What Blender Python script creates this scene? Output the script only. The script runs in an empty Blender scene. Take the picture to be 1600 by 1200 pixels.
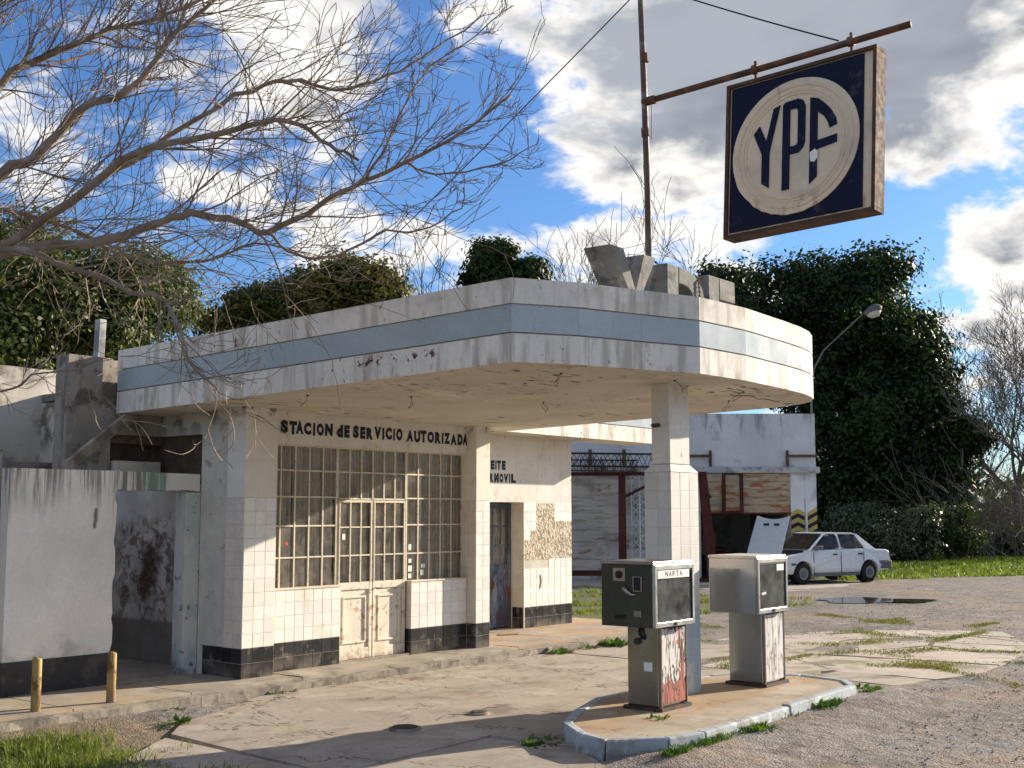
import bpy, math, random
from mathutils import Vector, Matrix
R = math.radians
random.seed(7)
sc = bpy.context.scene
COL = sc.collection

# ------------------------------------------------------------------ camera
CAM = Vector((-8.562, -10.516, 1.86))
cd = bpy.data.cameras.new('camera'); cam = bpy.data.objects.new('camera', cd); COL.objects.link(cam)
cd.sensor_width = 36; cd.lens = 1900 / 1600 * 36; cd.clip_end = 2000; cd.clip_start = .05
cam.location = CAM
cam.rotation_euler = (R(90) + math.atan(203 / 1900), 0, R(-51.5))
sc.camera = cam
# camera-aligned ground axes, used only to place the far garage whose front is square to this view
RX = Vector((.6225, -.7826, 0)); FX = Vector((.7826, .6225, 0))
def cb(x, y, z=0):
    p = Vector((CAM.x, CAM.y, 0)) + RX * x + FX * y
    return Vector((p.x, p.y, z))

# ------------------------------------------------------------------ light
SUN_EL = 17.6
hz = Vector((.952, -.306, 0)).normalized()
SUN = Vector((hz.x * math.cos(R(SUN_EL)), hz.y * math.cos(R(SUN_EL)), math.sin(R(SUN_EL))))
sl = bpy.data.lights.new('sun', 'SUN'); sl.energy = 4.2; sl.angle = R(.5); sl.color = (1, .88, .71)
so = bpy.data.objects.new('sun', sl); COL.objects.link(so); so.location = (30, -10, 20)
so.rotation_euler = SUN.to_track_quat('Z', 'Y').to_euler()
sc.view_settings.view_transform = 'Standard'; sc.view_settings.look = 'None'
sc.view_settings.gamma = 1; sc.view_settings.use_curve_mapping = False
sc.view_settings.exposure = 1.3

# ------------------------------------------------------------------ node helper
class NT:
    def __init__(s, tree): s.t = tree; s.N = tree.nodes; s.L = tree.links
    def n(s, ty, **kw):
        x = s.N.new(ty)
        for k, v in kw.items(): setattr(x, k, v)
        return x
    def put(s, sock, v):
        if v is None: return
        if isinstance(v, bpy.types.NodeSocket): s.L.new(v, sock)
        elif isinstance(v, (tuple, list)) and sock.type == 'RGBA': sock.default_value = (*v[:3], 1)
        else: sock.default_value = v
    def math(s, op, a, b=None, c=None, clamp=False):
        x = s.n('ShaderNodeMath', operation=op, use_clamp=clamp)
        s.put(x.inputs[0], a); s.put(x.inputs[1], b)
        if c is not None: s.put(x.inputs[2], c)
        return x.outputs[0]
    def vm(s, op, a, b=None):
        x = s.n('ShaderNodeVectorMath', operation=op); s.put(x.inputs[0], a); s.put(x.inputs[1], b)
        return x.outputs['Value'] if op in ('DOT_PRODUCT', 'LENGTH') else x.outputs[0]
    def pos(s):
        if not hasattr(s, '_p'): s._p = s.n('ShaderNodeNewGeometry').outputs['Position']
        return s._p
    def obj(s): return s.n('ShaderNodeTexCoord').outputs['Object']
    def xyz(s, v=None):
        x = s.n('ShaderNodeSeparateXYZ'); s.put(x.inputs[0], v or s.pos()); return x.outputs
    def noise(s, scale, detail=4, rough=.55, stretch=None, off=None, vec=None, dist=0):
        v = vec or s.pos()
        if stretch: v = s.vm('MULTIPLY', v, stretch)
        if off: v = s.vm('ADD', v, off)
        x = s.n('ShaderNodeTexNoise'); s.put(x.inputs['Vector'], v)
        x.inputs['Scale'].default_value = scale; x.inputs['Detail'].default_value = detail
        x.inputs['Roughness'].default_value = rough; x.inputs['Distortion'].default_value = dist
        return x.outputs['Fac']
    def voro(s, scale, feature='F1', stretch=None, out='Distance'):
        v = s.pos()
        if stretch: v = s.vm('MULTIPLY', v, stretch)
        x = s.n('ShaderNodeTexVoronoi', feature=feature); s.put(x.inputs['Vector'], v); x.inputs['Scale'].default_value = scale
        return x.outputs[out]
    def ss(s, f, a, b, lo=0., hi=1.):
        x = s.n('ShaderNodeMapRange', interpolation_type='SMOOTHSTEP'); s.put(x.inputs[0], f)
        s.put(x.inputs[1], a); s.put(x.inputs[2], b); s.put(x.inputs[3], lo); s.put(x.inputs[4], hi)
        return x.outputs[0]
    def mul(s, *a):
        r = a[0]
        for b in a[1:]: r = s.math('MULTIPLY', r, b)
        return r
    def mix(s, f, a, b, blend='MIX'):
        x = s.n('ShaderNodeMix', data_type='RGBA', blend_type=blend)
        s.put(x.inputs[0], f); s.put(x.inputs[6], a); s.put(x.inputs[7], b); return x.outputs[2]
    def rnd(s): return s.n('ShaderNodeObjectInfo').outputs['Random']

MATS = {}
def surf(name, col, rough=.8, metal=0., var=.12, vscale=2.2, layers=(), bump=.25, bscale=60, bdist=.004, rnd=0., spec=.3, fine=.06, hfn=None):
    """Principled surface: base colour, large and fine mottling, then layered stains (colour, mask function, strength)."""
    m = bpy.data.materials.new(name); m.use_nodes = True; t = NT(m.node_tree); t.N.clear()
    out = t.n('ShaderNodeOutputMaterial'); b = t.n('ShaderNodeBsdfPrincipled'); t.L.new(b.outputs[0], out.inputs[0])
    c = col
    if var:
        k = t.ss(t.noise(vscale, 5, .6), .25, .75, 1 - var, 1 + var)
        f = t.ss(t.noise(vscale * 22, 3, .6), .2, .8, 1 - fine, 1 + fine)
        k = t.mul(k, f)
        if rnd: k = t.mul(k, t.ss(t.rnd(), 0., 1., 1 - rnd, 1 + rnd))
        x = t.n('ShaderNodeVectorMath', operation='SCALE'); t.put(x.inputs[0], tuple(col)); t.put(x.inputs['Scale'], k); c = x.outputs[0]
    for lc, fn, st in layers:
        c = t.mix(t.math('MULTIPLY', fn(t), st, clamp=True), c, lc)
    t.put(b.inputs['Base Color'], c if not isinstance(c, tuple) else c)
    r = t.ss(t.noise(vscale * 3, 4), .2, .8, max(.02, rough - .1), min(1, rough + .1)); t.put(b.inputs['Roughness'], r)
    b.inputs['Metallic'].default_value = metal; b.inputs['Specular IOR Level'].default_value = spec
    if bump:
        h = hfn(t) if hfn else t.noise(bscale, 5, .65)
        bp = t.n('ShaderNodeBump'); bp.inputs['Strength'].default_value = bump; bp.inputs['Distance'].default_value = bdist
        t.put(bp.inputs['Height'], h); t.L.new(bp.outputs[0], b.inputs['Normal'])
    MATS[name] = m; return m
# mask makers
def blotch(sc_, a, b, stretch=None, off=None, detail=5, dist=0):
    a, b = .5 + (a - .5) * .64, .5 + (b - .5) * .64   # the noise keeps close to its mean
    return lambda t: t.ss(t.noise(sc_, detail, .62, stretch, off, dist=dist), a, b)
def zone(ax, a, b): return lambda t: t.ss(t.xyz()[ax], a, b)
def both(*f): return lambda t: t.mul(*[g(t) for g in f])
def box_zone(x0, x1, y0, y1, z0, z1, e=.08):
    def f(t):
        o = t.xyz(); r = None
        for k, (a, b) in enumerate(((x0, x1), (y0, y1), (z0, z1))):
            w = t.noise(6, 4, .6, off=(k * 9.1, 3, 1)); p = t.math('ADD', o[k], t.math('MULTIPLY', t.math('SUBTRACT', w, .5), e * 4))
            q = t.mul(t.ss(p, a - e, a + e), t.ss(p, b + e, b - e)); r = q if r is None else t.mul(r, q)
        return r
    return f

# ------------------------------------------------------------------ world: daylight sky with broken cloud
w = bpy.data.worlds.new('World'); sc.world = w; w.use_nodes = True; t = NT(w.node_tree); t.N.clear()
wo = t.n('ShaderNodeOutputWorld'); bg = t.n('ShaderNodeBackground'); t.L.new(bg.outputs[0], wo.inputs[0])
sky = t.n('ShaderNodeTexSky', sky_type='NISHITA'); sky.sun_disc = False
sky.sun_elevation = R(SUN_EL); sky.sun_rotation = math.atan2(SUN.x, SUN.y); sky.air_density = 1.0; sky.dust_density = .6; sky.ozone_density = 2.5
bg.inputs['Strength'].default_value = .072
dirv = t.n('ShaderNodeTexCoord').outputs['Generated']
dn = t.vm('NORMALIZE', dirv)
# cloud deck: directions projected on a high sheet so that clouds flatten towards the horizon
o = t.xyz(dn); zc_ = t.math('ADD', t.math('MAXIMUM', o[2], 0.0), .60)
cv = t.n('ShaderNodeCombineXYZ'); t.put(cv.inputs[0], t.math('DIVIDE', o[0], zc_)); t.put(cv.inputs[1], t.math('DIVIDE', o[1], zc_)); t.put(cv.inputs[2], t.math('MULTIPLY', o[2], 1.6))
cvec = cv.outputs[0]
n1 = t.noise(3.0, 8, .60, vec=cvec, off=(3.1, 1.7, .4), dist=.35)
n2 = t.noise(9.5, 5, .62, vec=cvec, off=(1.3, 8.2, 2.4), dist=.2)
dens = t.math('ADD', t.math('MULTIPLY', t.math('SUBTRACT', n1, .5), 1.5), t.math('MULTIPLY', t.math('SUBTRACT', n2, .5), 1.25))
CL = [  # the cloud banks in view: direction, sharpness, amount
 ((.823, .432, .385), 130, .40), ((.870, .300, .395), 130, .48), ((.79, .46, .42), 150, .2), ((.662, .684, .306), 150, .22), ((.62, .675, .40), 170, .22),
 ((.807, .523, .274), 220, .14), ((.944, .278, .176), 500, .46), ((.824, .523, .219), 260, .14), ((.91, .316, .27), 500, .12),
 ((.725, .623, .294), 420, -.30), ((.758, .575, .315), 500, -.16), ((.598, .781, .179), 130, -.2), ((.484, .794, .367), 120, -.14), ((.918, .325, .215), 300, -.36), ((.885, .38, .245), 500, -.2)]
for d, k, a in CL:
    dd = Vector(d).normalized()
    e = t.math('EXPONENT', t.math('MULTIPLY', t.math('SUBTRACT', t.vm('DOT_PRODUCT', dn, tuple(dd)), 1.0), float(k)))
    dens = t.math('ADD', dens, t.math('MULTIPLY', e, float(a)))
cover = t.ss(dens, -.035, .20)
# self shading: thick cloud seen from below is grey, the rims towards the sun stay white
n3 = t.noise(3.0, 4, .60, vec=cvec, off=(3.1 + .13 * SUN.x, 1.7 + .13 * SUN.y, .4 + .10), dist=.35)
n4 = t.noise(12.0, 3, .6, vec=cvec, off=(5, 5, 1), dist=.3)
lit = t.math('MULTIPLY', t.math('SUBTRACT', n1, n3), 1.6)
core = t.ss(t.math('SUBTRACT', t.math('ADD', dens, t.math('MULTIPLY', t.math('SUBTRACT', n4, .5), .7)), lit), .10, .52)
grey = t.mix(t.ss(t.noise(3.4, 4, .6, vec=cvec, off=(2, 4, 7), dist=.5), .32, .68), (.85, 1.0, 1.28), (2.5, 2.7, 3.05))
ccol = t.mix(core, (6.2, 6.0, 5.7), grey)
up = t.ss(o[2], -.02, .05)
skyc = t.mix(1.0, sky.outputs[0], (.49, .69, .98), 'MULTIPLY')
t.put(bg.inputs['Color'], t.mix(t.mul(cover, up), skyc, ccol))

# ------------------------------------------------------------------ mesh helpers
ORG = {}
def put(o, parent=None):
    COL.objects.link(o)
    if parent is not None: o.parent = parent
    ORG[o] = ORG.get(parent, Vector((0, 0, 0)))
    return o
def tag(o, label=None, cat=None, group=None, kind=None):
    if label: o['label'] = label
    if cat: o['category'] = cat
    if group: o['group'] = group
    if kind: o['kind'] = kind
    return o
def T(name, loc, label, cat, group=None, rz=0., local=False):
    o = bpy.data.objects.new(name, None); o.empty_display_size = .2; COL.objects.link(o); o.location = loc; o.rotation_euler = (0, 0, rz)
    ORG[o] = Vector((0, 0, 0)) if local else Vector(loc)
    return tag(o, label, cat, group)
class MB:
    def __init__(s): s.v = []; s.f = []
    def add(s, vs, fs):
        k = len(s.v); s.v += [tuple(p) for p in vs]; s.f += [tuple(i + k for i in q) for q in fs]; return s
    def box(s, x0, y0, z0, x1, y1, z1):
        return s.add([(x0, y0, z0), (x1, y0, z0), (x1, y1, z0), (x0, y1, z0), (x0, y0, z1), (x1, y0, z1), (x1, y1, z1), (x0, y1, z1)],
                     [(0, 3, 2, 1), (4, 5, 6, 7), (0, 1, 5, 4), (1, 2, 6, 5), (2, 3, 7, 6), (3, 0, 4, 7)])
    def prism(s, poly, ext):
        """poly: list of 3-D points, extruded by vector ext"""
        n = len(poly); e = Vector(ext); P = [Vector(p) for p in poly]
        return s.add(P + [p + e for p in P], [tuple(range(n))[::-1], tuple(range(n, 2 * n))] + [(i, (i + 1) % n, n + (i + 1) % n, n + i) for i in range(n)])
    def tube(s, pts, rad, n=6, cap=True):
        P = [Vector(p) for p in pts]; m = len(P); base = len(s.v)
        rs = rad if isinstance(rad, (list, tuple)) else [rad] * m
        ref = None
        for i in range(m):
            d = (P[min(i + 1, m - 1)] - P[max(i - 1, 0)])
            d = d.normalized() if d.length > 1e-9 else Vector((0, 0, 1))
            if ref is None: ref = d.orthogonal().normalized()
            a = ref - d * ref.dot(d); a = a.normalized() if a.length > 1e-6 else d.orthogonal().normalized(); ref = a; b = d.cross(a)
            for k in range(n):
                q = 2 * math.pi * k / n; s.v.append(tuple(P[i] + (a * math.cos(q) + b * math.sin(q)) * rs[i]))
        for i in range(m - 1):
            for k in range(n):
                j = base + i * n + k; l = base + i * n + (k + 1) % n; s.f.append((j, l, l + n, j + n))
        if cap: s.f.append(tuple(base + k for k in range(n))[::-1]); s.f.append(tuple(base + (m - 1) * n + k for k in range(n)))
        return s
    def disc(s, c, axis, r, th, n=24):
        c = Vector(c); a = Vector(axis).normalized(); return s.tube([c, c + a * th], r, n)
    def bar(s, a, b, w, h):
        """rectangular bar from a to b"""
        a = Vector(a); b = Vector(b); d = (b - a).normalized(); x = d.cross(Vector((0, 0, 1)))
        x = x.normalized() if x.length > 1e-4 else Vector((1, 0, 0)); y = x.cross(d)
        return s.prism([a + x * w / 2 + y * h / 2, a - x * w / 2 + y * h / 2, a - x * w / 2 - y * h / 2, a + x * w / 2 - y * h / 2], b - a)
    def build(s, name, mat, parent=None, smooth=False, bevel=0., seg=2):
        og = ORG.get(parent, Vector((0, 0, 0)))
        me = bpy.data.meshes.new(name); me.from_pydata([(p[0] - og.x, p[1] - og.y, p[2] - og.z) for p in s.v], [], s.f)
        me.validate(); 
        import bmesh
        bm = bmesh.new(); bm.from_mesh(me); bmesh.ops.recalc_face_normals(bm, faces=bm.faces); bm.to_mesh(me); bm.free()
        if smooth: me.polygons.foreach_set('use_smooth', [True] * len(me.polygons))
        me.materials.append(MATS[mat] if isinstance(mat, str) else mat)
        o = put(bpy.data.objects.new(name, me), parent)
        if bevel:
            b = o.modifiers.new('bevel', 'BEVEL'); b.width = bevel; b.segments = seg; b.limit_method = 'ANGLE'
        return o
def box(name, mat, parent, x0, y0, z0, x1, y1, z1, bevel=0.): return MB().box(x0, y0, z0, x1, y1, z1).build(name, mat, parent, bevel=bevel)
def raw(name, verts, faces, mat, parent=None, smooth=False):
    og = ORG.get(parent, Vector((0, 0, 0)))
    me = bpy.data.meshes.new(name); me.from_pydata([(p[0] - og.x, p[1] - og.y, p[2] - og.z) for p in verts] if og.length else verts, [], faces)
    me.materials.append(MATS[mat]); me.update()
    if smooth: me.polygons.foreach_set('use_smooth', [True] * len(me.polygons))
    return put(bpy.data.objects.new(name, me), parent)
# glyphs from Blender's built-in font, normalised to the unit square
GL = {}
def glyph(ch, thin=False):
    key = ch; ch = (ch, thin)
    if ch not in GL:
        cu = bpy.data.curves.new('glyph', 'FONT'); cu.body = key; cu.offset = .012 if thin else (.08 if key != 'I' else .04); cu.resolution_u = 4
        ob = bpy.data.objects.new('glyph', cu); COL.objects.link(ob)
        dg = bpy.context.evaluated_depsgraph_get(); me = ob.evaluated_get(dg).to_mesh()
        V = [v.co.copy() for v in me.vertices]; F = [tuple(p.vertices) for p in me.polygons]
        ob.evaluated_get(dg).to_mesh_clear(); bpy.data.objects.remove(ob); bpy.data.curves.remove(cu)
        x0 = min(v.x for v in V); x1 = max(v.x for v in V); y0 = min(v.y for v in V); y1 = max(v.y for v in V)
        GL[ch] = ([((v.x - x0) / (x1 - x0), (v.y - y0) / (y1 - y0)) for v in V], F)
    return GL[ch]
def letter(name, ch, org, ex, ey, wd, ht, mat, parent):
    V, F = glyph(ch, name == 'printed_letter'); org = Vector(org); ex = Vector(ex); ey = Vector(ey)
    return raw(name, [tuple(org + ex * (x * wd) + ey * (y * ht)) for x, y in V], F, mat, parent)

# ------------------------------------------------------------------ materials
rust = (.16, .06, .025); soot = (.05, .045, .04); dirt = (.22, .17, .12)
streak = lambda sx, a, b: blotch(1, a, b, (sx, sx, .7))
surf('plaster', (.70, .67, .61), .85, var=.10, vscale=1.3, bump=.3, bscale=18, bdist=.006, layers=[
    ((.42, .34, .24), blotch(2.1, .58, .78), .45), (soot, blotch(9, .72, .80, off=(4, 2, 8)), .5), ((.5, .43, .34), streak(9, .55, .75), .3)])
surf('pillar_plaster', (.73, .70, .63), .85, var=.08, vscale=1.5, bump=.3, bscale=14, bdist=.006, layers=[
    ((.40, .32, .22), blotch(3, .62, .8), .4), (soot, both(zone(2, 2.85, 3.05), blotch(7, .48, .7)), .8)])
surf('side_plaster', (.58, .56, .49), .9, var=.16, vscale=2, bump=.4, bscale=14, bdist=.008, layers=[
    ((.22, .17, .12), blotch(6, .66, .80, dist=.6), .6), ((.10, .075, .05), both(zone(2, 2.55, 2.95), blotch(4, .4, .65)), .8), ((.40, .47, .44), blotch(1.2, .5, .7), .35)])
chips = both(blotch(10, .69, .72, (1, 1, .7)), blotch(1.1, .54, .66, off=(2, 2, 2)))
chips2 = both(blotch(19, .72, .74, off=(7, 1, 3)), blotch(1.6, .52, .68, off=(5, 6, 1)))
surf('fascia_white', (.73, .70, .63), .8, var=.10, vscale=1.1, bump=.25, bscale=20, bdist=.004, layers=[
    ((.40, .35, .29), streak(7, .46, .74), .75), ((.20, .085, .04), both(zone(2, 3.27, 3.12), blotch(7, .60, .78, (1, 1, .3))), .5), ((.33, .27, .2), both(blotch(2.5, .52, .72), zone(2, 3.62, 3.9)), .6), ((.10, .035, .02), chips, .9), ((.13, .07, .05), chips2, .55), ((.52, .36, .22), both(zone(0, 3.1, 3.6), zone(2, 3.66, 3.72), blotch(2.2, .5, .62)), .8),
    ((.08, .03, .02), both(box_zone(-.7, -.55, -3.3, -2.3, 3.24, 3.31, .03), blotch(16, .58, .62)), 1.)])
surf('fascia_blue', (.41, .47, .505), .8, var=.08, vscale=1.4, bump=.2, bscale=20, bdist=.003, layers=[
    ((.52, .55, .55), streak(5, .6, .85), .45), ((.16, .13, .11), chips2, .7), ((.45, .50, .52), both(blotch(1.2, .5, .7), zone(0, 2.0, 2.2)), .6)])
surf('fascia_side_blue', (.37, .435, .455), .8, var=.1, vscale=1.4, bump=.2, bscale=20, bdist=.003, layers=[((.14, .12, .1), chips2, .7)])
surf('soffit', (.56, .52, .45), .9, var=.10, vscale=1.2, bump=.35, bscale=12, bdist=.006, layers=[
    ((.11, .07, .045), both(blotch(4.5, .61, .66, (1.0, 2.6, 1)), blotch(.9, .48, .6, off=(3, 0, 0))), .9), ((.48, .36, .24), blotch(1.5, .55, .8), .5), ((.75, .7, .6), blotch(.8, .6, .75, off=(9, 3, 1)), .4)])
surf('roofing', (.22, .21, .2), .95, var=.2)
surf('grout', (.58, .54, .47), .95, var=.15, bump=.3); surf('column_grout', (.54, .52, .47), .95, var=.1, bump=.2)
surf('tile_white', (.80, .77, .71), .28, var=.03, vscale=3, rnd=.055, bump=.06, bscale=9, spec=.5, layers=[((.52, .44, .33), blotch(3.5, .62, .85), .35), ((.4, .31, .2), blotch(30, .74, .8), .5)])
surf('tile_shade', (.66, .61, .54), .3, var=.04, vscale=3, rnd=.05, bump=.06, bscale=9, spec=.5, layers=[((.45, .38, .3), blotch(3.5, .58, .85), .4)])  # darker copy of tile_white for side faces: their shade put into the colour
surf('tile_black', (.022, .022, .025), .22, var=.2, rnd=.35, bump=.08, bscale=9, spec=.5, layers=[((.30, .26, .21), blotch(6, .60, .74), .45), ((.16, .14, .12), both(zone(2, .32, .1), blotch(3, .35, .65)), .8)])
surf('mortar_dabs', (.58, .50, .38), .95, var=.15, bump=1., bdist=.02, hfn=lambda t: t.ss(t.voro(26, stretch=(1, 1, .7)), .15, .5), layers=[
    ((.20, .14, .08), lambda t: t.ss(t.voro(26, stretch=(1, 1, .7)), .52, .62), .85), ((.72, .67, .58), blotch(14, .5, .62), .6), ((.30, .23, .15), blotch(4, .55, .7), .6)])
surf('annex_white', (.90, .84, .745), .9, var=.08, vscale=1.4, bump=.45, bscale=9, bdist=.008, layers=[
    ((.17, .15, .13), lambda t: t.mul(t.ss(t.noise(1, 4, .6, (16, 16, .9)), .42, .58), t.ss(t.math('ADD', t.xyz()[2], t.math('MULTIPLY', t.noise(1, 3, .6, (9, 9, .2)), .8)), 2.2, 2.66)), .8),
    ((.40, .36, .31), both(blotch(2, .5, .75), zone(2, .85, .45)), .6), ((.14, .10, .07), box_zone(-1.32, -1.28, .7, .9, 1.72, 1.92, .015), .9), ((.62, .58, .51), blotch(2.0, .5, .9), .3)])
surf('annex_lintel', (.68, .67, .61), .9, var=.12, bump=.4, bscale=12, bdist=.008, layers=[((.15, .14, .12), both(streak(15, .42, .62), zone(0, -.35, -.5)), .85), ((.18, .33, .27), box_zone(-.72, -.45, .7, 1, 2, 2.4, .06), .55)])
surf('annex_dado', (.045, .042, .04), .7, var=.25, bump=.3, layers=[((.14, .12, .1), blotch(4, .5, .75), .5)])
surf('teal_paint', (.46, .51, .48), .8, var=.12, bump=.3, bscale=20, layers=[((.60, .59, .54), blotch(2.4, .46, .56, (1, 1, .5)), .9), ((.14, .11, .09), blotch(9, .68, .74), .8), ((.12, .10, .08), both(zone(2, .4, .12), blotch(4, .4, .6)), .7)])
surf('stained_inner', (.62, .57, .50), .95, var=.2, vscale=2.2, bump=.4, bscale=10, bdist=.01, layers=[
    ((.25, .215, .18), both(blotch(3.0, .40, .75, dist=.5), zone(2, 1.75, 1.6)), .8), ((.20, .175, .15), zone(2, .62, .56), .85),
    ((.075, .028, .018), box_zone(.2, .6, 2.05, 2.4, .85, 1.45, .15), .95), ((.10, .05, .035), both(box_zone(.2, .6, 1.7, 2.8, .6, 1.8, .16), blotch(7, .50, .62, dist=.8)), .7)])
surf('grey_wall', (.30, .27, .225), .95, var=.22, vscale=1.8, bump=.6, bscale=7, bdist=.015, layers=[
    ((.075, .065, .05), blotch(3.0, .54, .68), .75), ((.42, .38, .32), blotch(2.2, .56, .72, off=(3, 3, 3)), .6), ((.05, .045, .035), streak(5, .58, .7), .5)])
surf('broken_brick', (.12, .082, .06), .95, var=.35, vscale=6, bump=.9, bscale=14, bdist=.03)
surf('far_wall', (.55, .50, .43), .95, var=.18, vscale=1., bump=.4, bscale=8, layers=[((.22, .19, .15), blotch(1.7, .52, .7), .7), ((.15, .13, .1), both(zone(2, 3.4, 3.9), blotch(2.4, .4, .6)), .7)])
surf('old_timber', (.34, .29, .23), .9, var=.3, vscale=5, bump=.5, bscale=30, layers=[((.12, .09, .06), blotch(3, .5, .7), .7)])
surf('cream_paint', (.66, .59, .47), .6, var=.1, vscale=5, bump=.2, bscale=40, layers=[((.34, .20, .10), blotch(16, .62, .70), .6), ((.45, .38, .28), blotch(4, .55, .75), .5)])
surf('door_paint', (.68, .63, .53), .6, var=.1, vscale=3, bump=.25, bscale=30, layers=[((.36, .20, .09), both(blotch(12, .56, .66), blotch(1.6, .45, .6)), .7), ((.5, .40, .28), both(zone(2, .5, .1), blotch(5, .4, .7)), .6), ((.3, .17, .09), both(zone(2, .2, .12), blotch(14, .4, .6)), .8)])
surf('blue_door', (.075, .085, .11), .5, var=.35, vscale=3, bump=.3, bscale=20, layers=[((.15, .20, .27), blotch(2.2, .48, .6, (1, 1, .6)), .8), ((.16, .05, .03), both(blotch(5, .52, .6, (1, 1, .4)), zone(2, 1.1, .95)), .85), ((.34, .33, .30), blotch(4, .62, .68, (1, 1, .4)), .7)])
surf('curtain', (.66, .61, .53), .95, var=.22, vscale=5, bump=0, layers=[((.24, .21, .18), blotch(1, .42, .62, (34, 34, .5)), .75)])  # dark upright streaks paint the shade between the folds
surf('dark_room', (.03, .028, .026), .95, var=0, bump=0)  # near-black: darkness of the unlit rooms put into the colour
surf('black_letter', (.014, .016, .024), .6, var=.2, bump=.15, layers=[((.10, .10, .11), blotch(28, .64, .72), .5)])
surf('paper', (.75, .74, .72), .8, var=.05, bump=0)
surf('red_sticker', (.55, .05, .04), .6, var=.05, bump=0)
surf('iron', (.06, .05, .045), .7, metal=.3, var=.3, vscale=8, layers=[(rust, blotch(9, .5, .65), .8)])
surf('cable', (.018, .017, .016), .7, var=0, bump=0)
surf('concrete_letter', (.24, .235, .215), .92, var=.2, vscale=3, bump=.7, bscale=10, bdist=.015, layers=[((.09, .085, .075), blotch(5, .55, .7), .7), ((.48, .46, .41), blotch(4, .56, .7, off=(3, 1, 4)), .6), ((.15, .21, .20), both(blotch(3, .5, .6), zone(0, 1.3, 1.35), zone(0, 1.75, 1.7)), .5)])
surf('rusty_steel', (.11, .06, .04), .75, metal=.2, var=.3, vscale=6, layers=[((.22, .09, .035), blotch(7, .5, .68), .8), ((.16, .14, .13), blotch(3, .55, .7), .6)])
surf('mast_steel', (.13, .10, .085), .65, metal=.4, var=.25, vscale=5, layers=[((.18, .08, .04), blotch(5, .55, .7, (1, 1, .3)), .7), ((.30, .29, .28), blotch(4, .58, .7, off=(1, 2, 3)), .6)])
surf('sign_frame', (.075, .045, .03), .85, var=.3, vscale=5, bump=.4, bscale=20, layers=[((.15, .06, .025), blotch(6, .5, .7), .7), ((.12, .095, .07), blotch(3, .55, .75), .5)])
surf('sign_navy', (.007, .009, .030), .35, var=.12, bump=.06, bscale=6, spec=.12, layers=[((.10, .08, .08), blotch(5, .66, .78), .4)])
surf('sign_cream', (.72, .585, .405), .42, var=.08, vscale=2.5, bump=.06, bscale=6, spec=.5, layers=[((.36, .22, .12), both(blotch(6, .5, .66, (1, 1, .6)), zone(2, 4.95, 4.7)), .7), ((.40, .17, .06), lambda t: t.mul(t.ss(t.math('ABSOLUTE', t.math('ADD', t.xyz()[1], 5.52)), .03, .0), t.ss(t.xyz()[2], 5.7, 5.85), t.ss(t.noise(20, 3, .6, (1, 2, .3)), .4, .6)), .85), ((.42, .36, .28), blotch(2.2, .5, .75), .45)])
surf('sign_hole', (.80, .78, .7), .5, var=.05, bump=0)
# metals of the pumps
surf('pump_steel', (.32, .295, .26), .22, metal=.92, var=.08, vscale=1.2, fine=.015, bump=.06, bscale=3, bdist=.006, layers=[((.17, .13, .10), blotch(2, .5, .9, (1, 1, .4)), .35)])
surf('pump_green', (.055, .058, .043), .32, metal=.3, var=.08, vscale=1.2, fine=.015, bump=.05, bscale=3, bdist=.005, layers=[((.11, .11, .095), blotch(4, .62, .8), .3), ((.03, .036, .03), blotch(1.6, .5, .8), .5)])
surf('pump_alu', (.44, .47, .48), .20, metal=.9, var=.05, vscale=1, fine=.01, bump=.05, bscale=2, bdist=.01, layers=[((.30, .31, .31), blotch(1.5, .5, .8, (1, 1, .3)), .4)])
surf('pump_cream', (.66, .60, .52), .45, metal=.2, var=.08, bump=.1)
surf('pump_trim', (.5, .5, .49), .3, metal=.8, var=.1, bump=.08)
surf('peeling_red', (.62, .60, .57), .75, var=.1, bump=.4, bscale=20, layers=[((.34, .085, .05), lambda t: t.math('MAXIMUM', t.ss(t.noise(3.0, 3, .6, (2, 2, 1), (1, 0, 2.2)), .56, .58), t.ss(t.math('ADD', t.xyz()[2], t.math('MULTIPLY', t.noise(9, 3), .18)), .47, .45)), .95),
    ((.045, .022, .016), lambda t: t.ss(t.math('ABSOLUTE', t.math('SUBTRACT', t.noise(5, 3, .6, (2.2, 2.2, .55), dist=.6), .5)), .035, .02), .95)])
surf('peeling_grey', (.58, .57, .54), .8, var=.12, bump=.4, bscale=24, layers=[((.09, .055, .04), lambda t: t.ss(t.math('ABSOLUTE', t.math('SUBTRACT', t.noise(4, 4, .6, (3.2, 3.2, .35), dist=.4), .5)), .03, .012), .85), ((.22, .2, .18), blotch(1, .54, .7, (24, 24, 1.2)), .7), ((.42, .14, .07), both(zone(2, .33, .2), blotch(6, .5, .6)), .7)])
surf('dial_grey', (.30, .34, .32), .7, var=.14, vscale=4, bump=0, layers=[((.44, .46, .43), blotch(3, .5, .8), .4)])  # lightened green-grey, painting in the reflection of the pump glass
surf('gasket', (.012, .012, .012), .6, var=0, bump=0)
surf('kerb_paint', (.35, .385, .405), .85, var=.12, vscale=3, bump=.5, bscale=14, bdist=.01, layers=[((.24, .21, .18), blotch(4, .52, .68), .7), ((.16, .14, .12), both(zone(2, .09, .0), blotch(4, .35, .6)), .8), ((.70, .70, .68), blotch(7, .6, .72), .5)])
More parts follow.
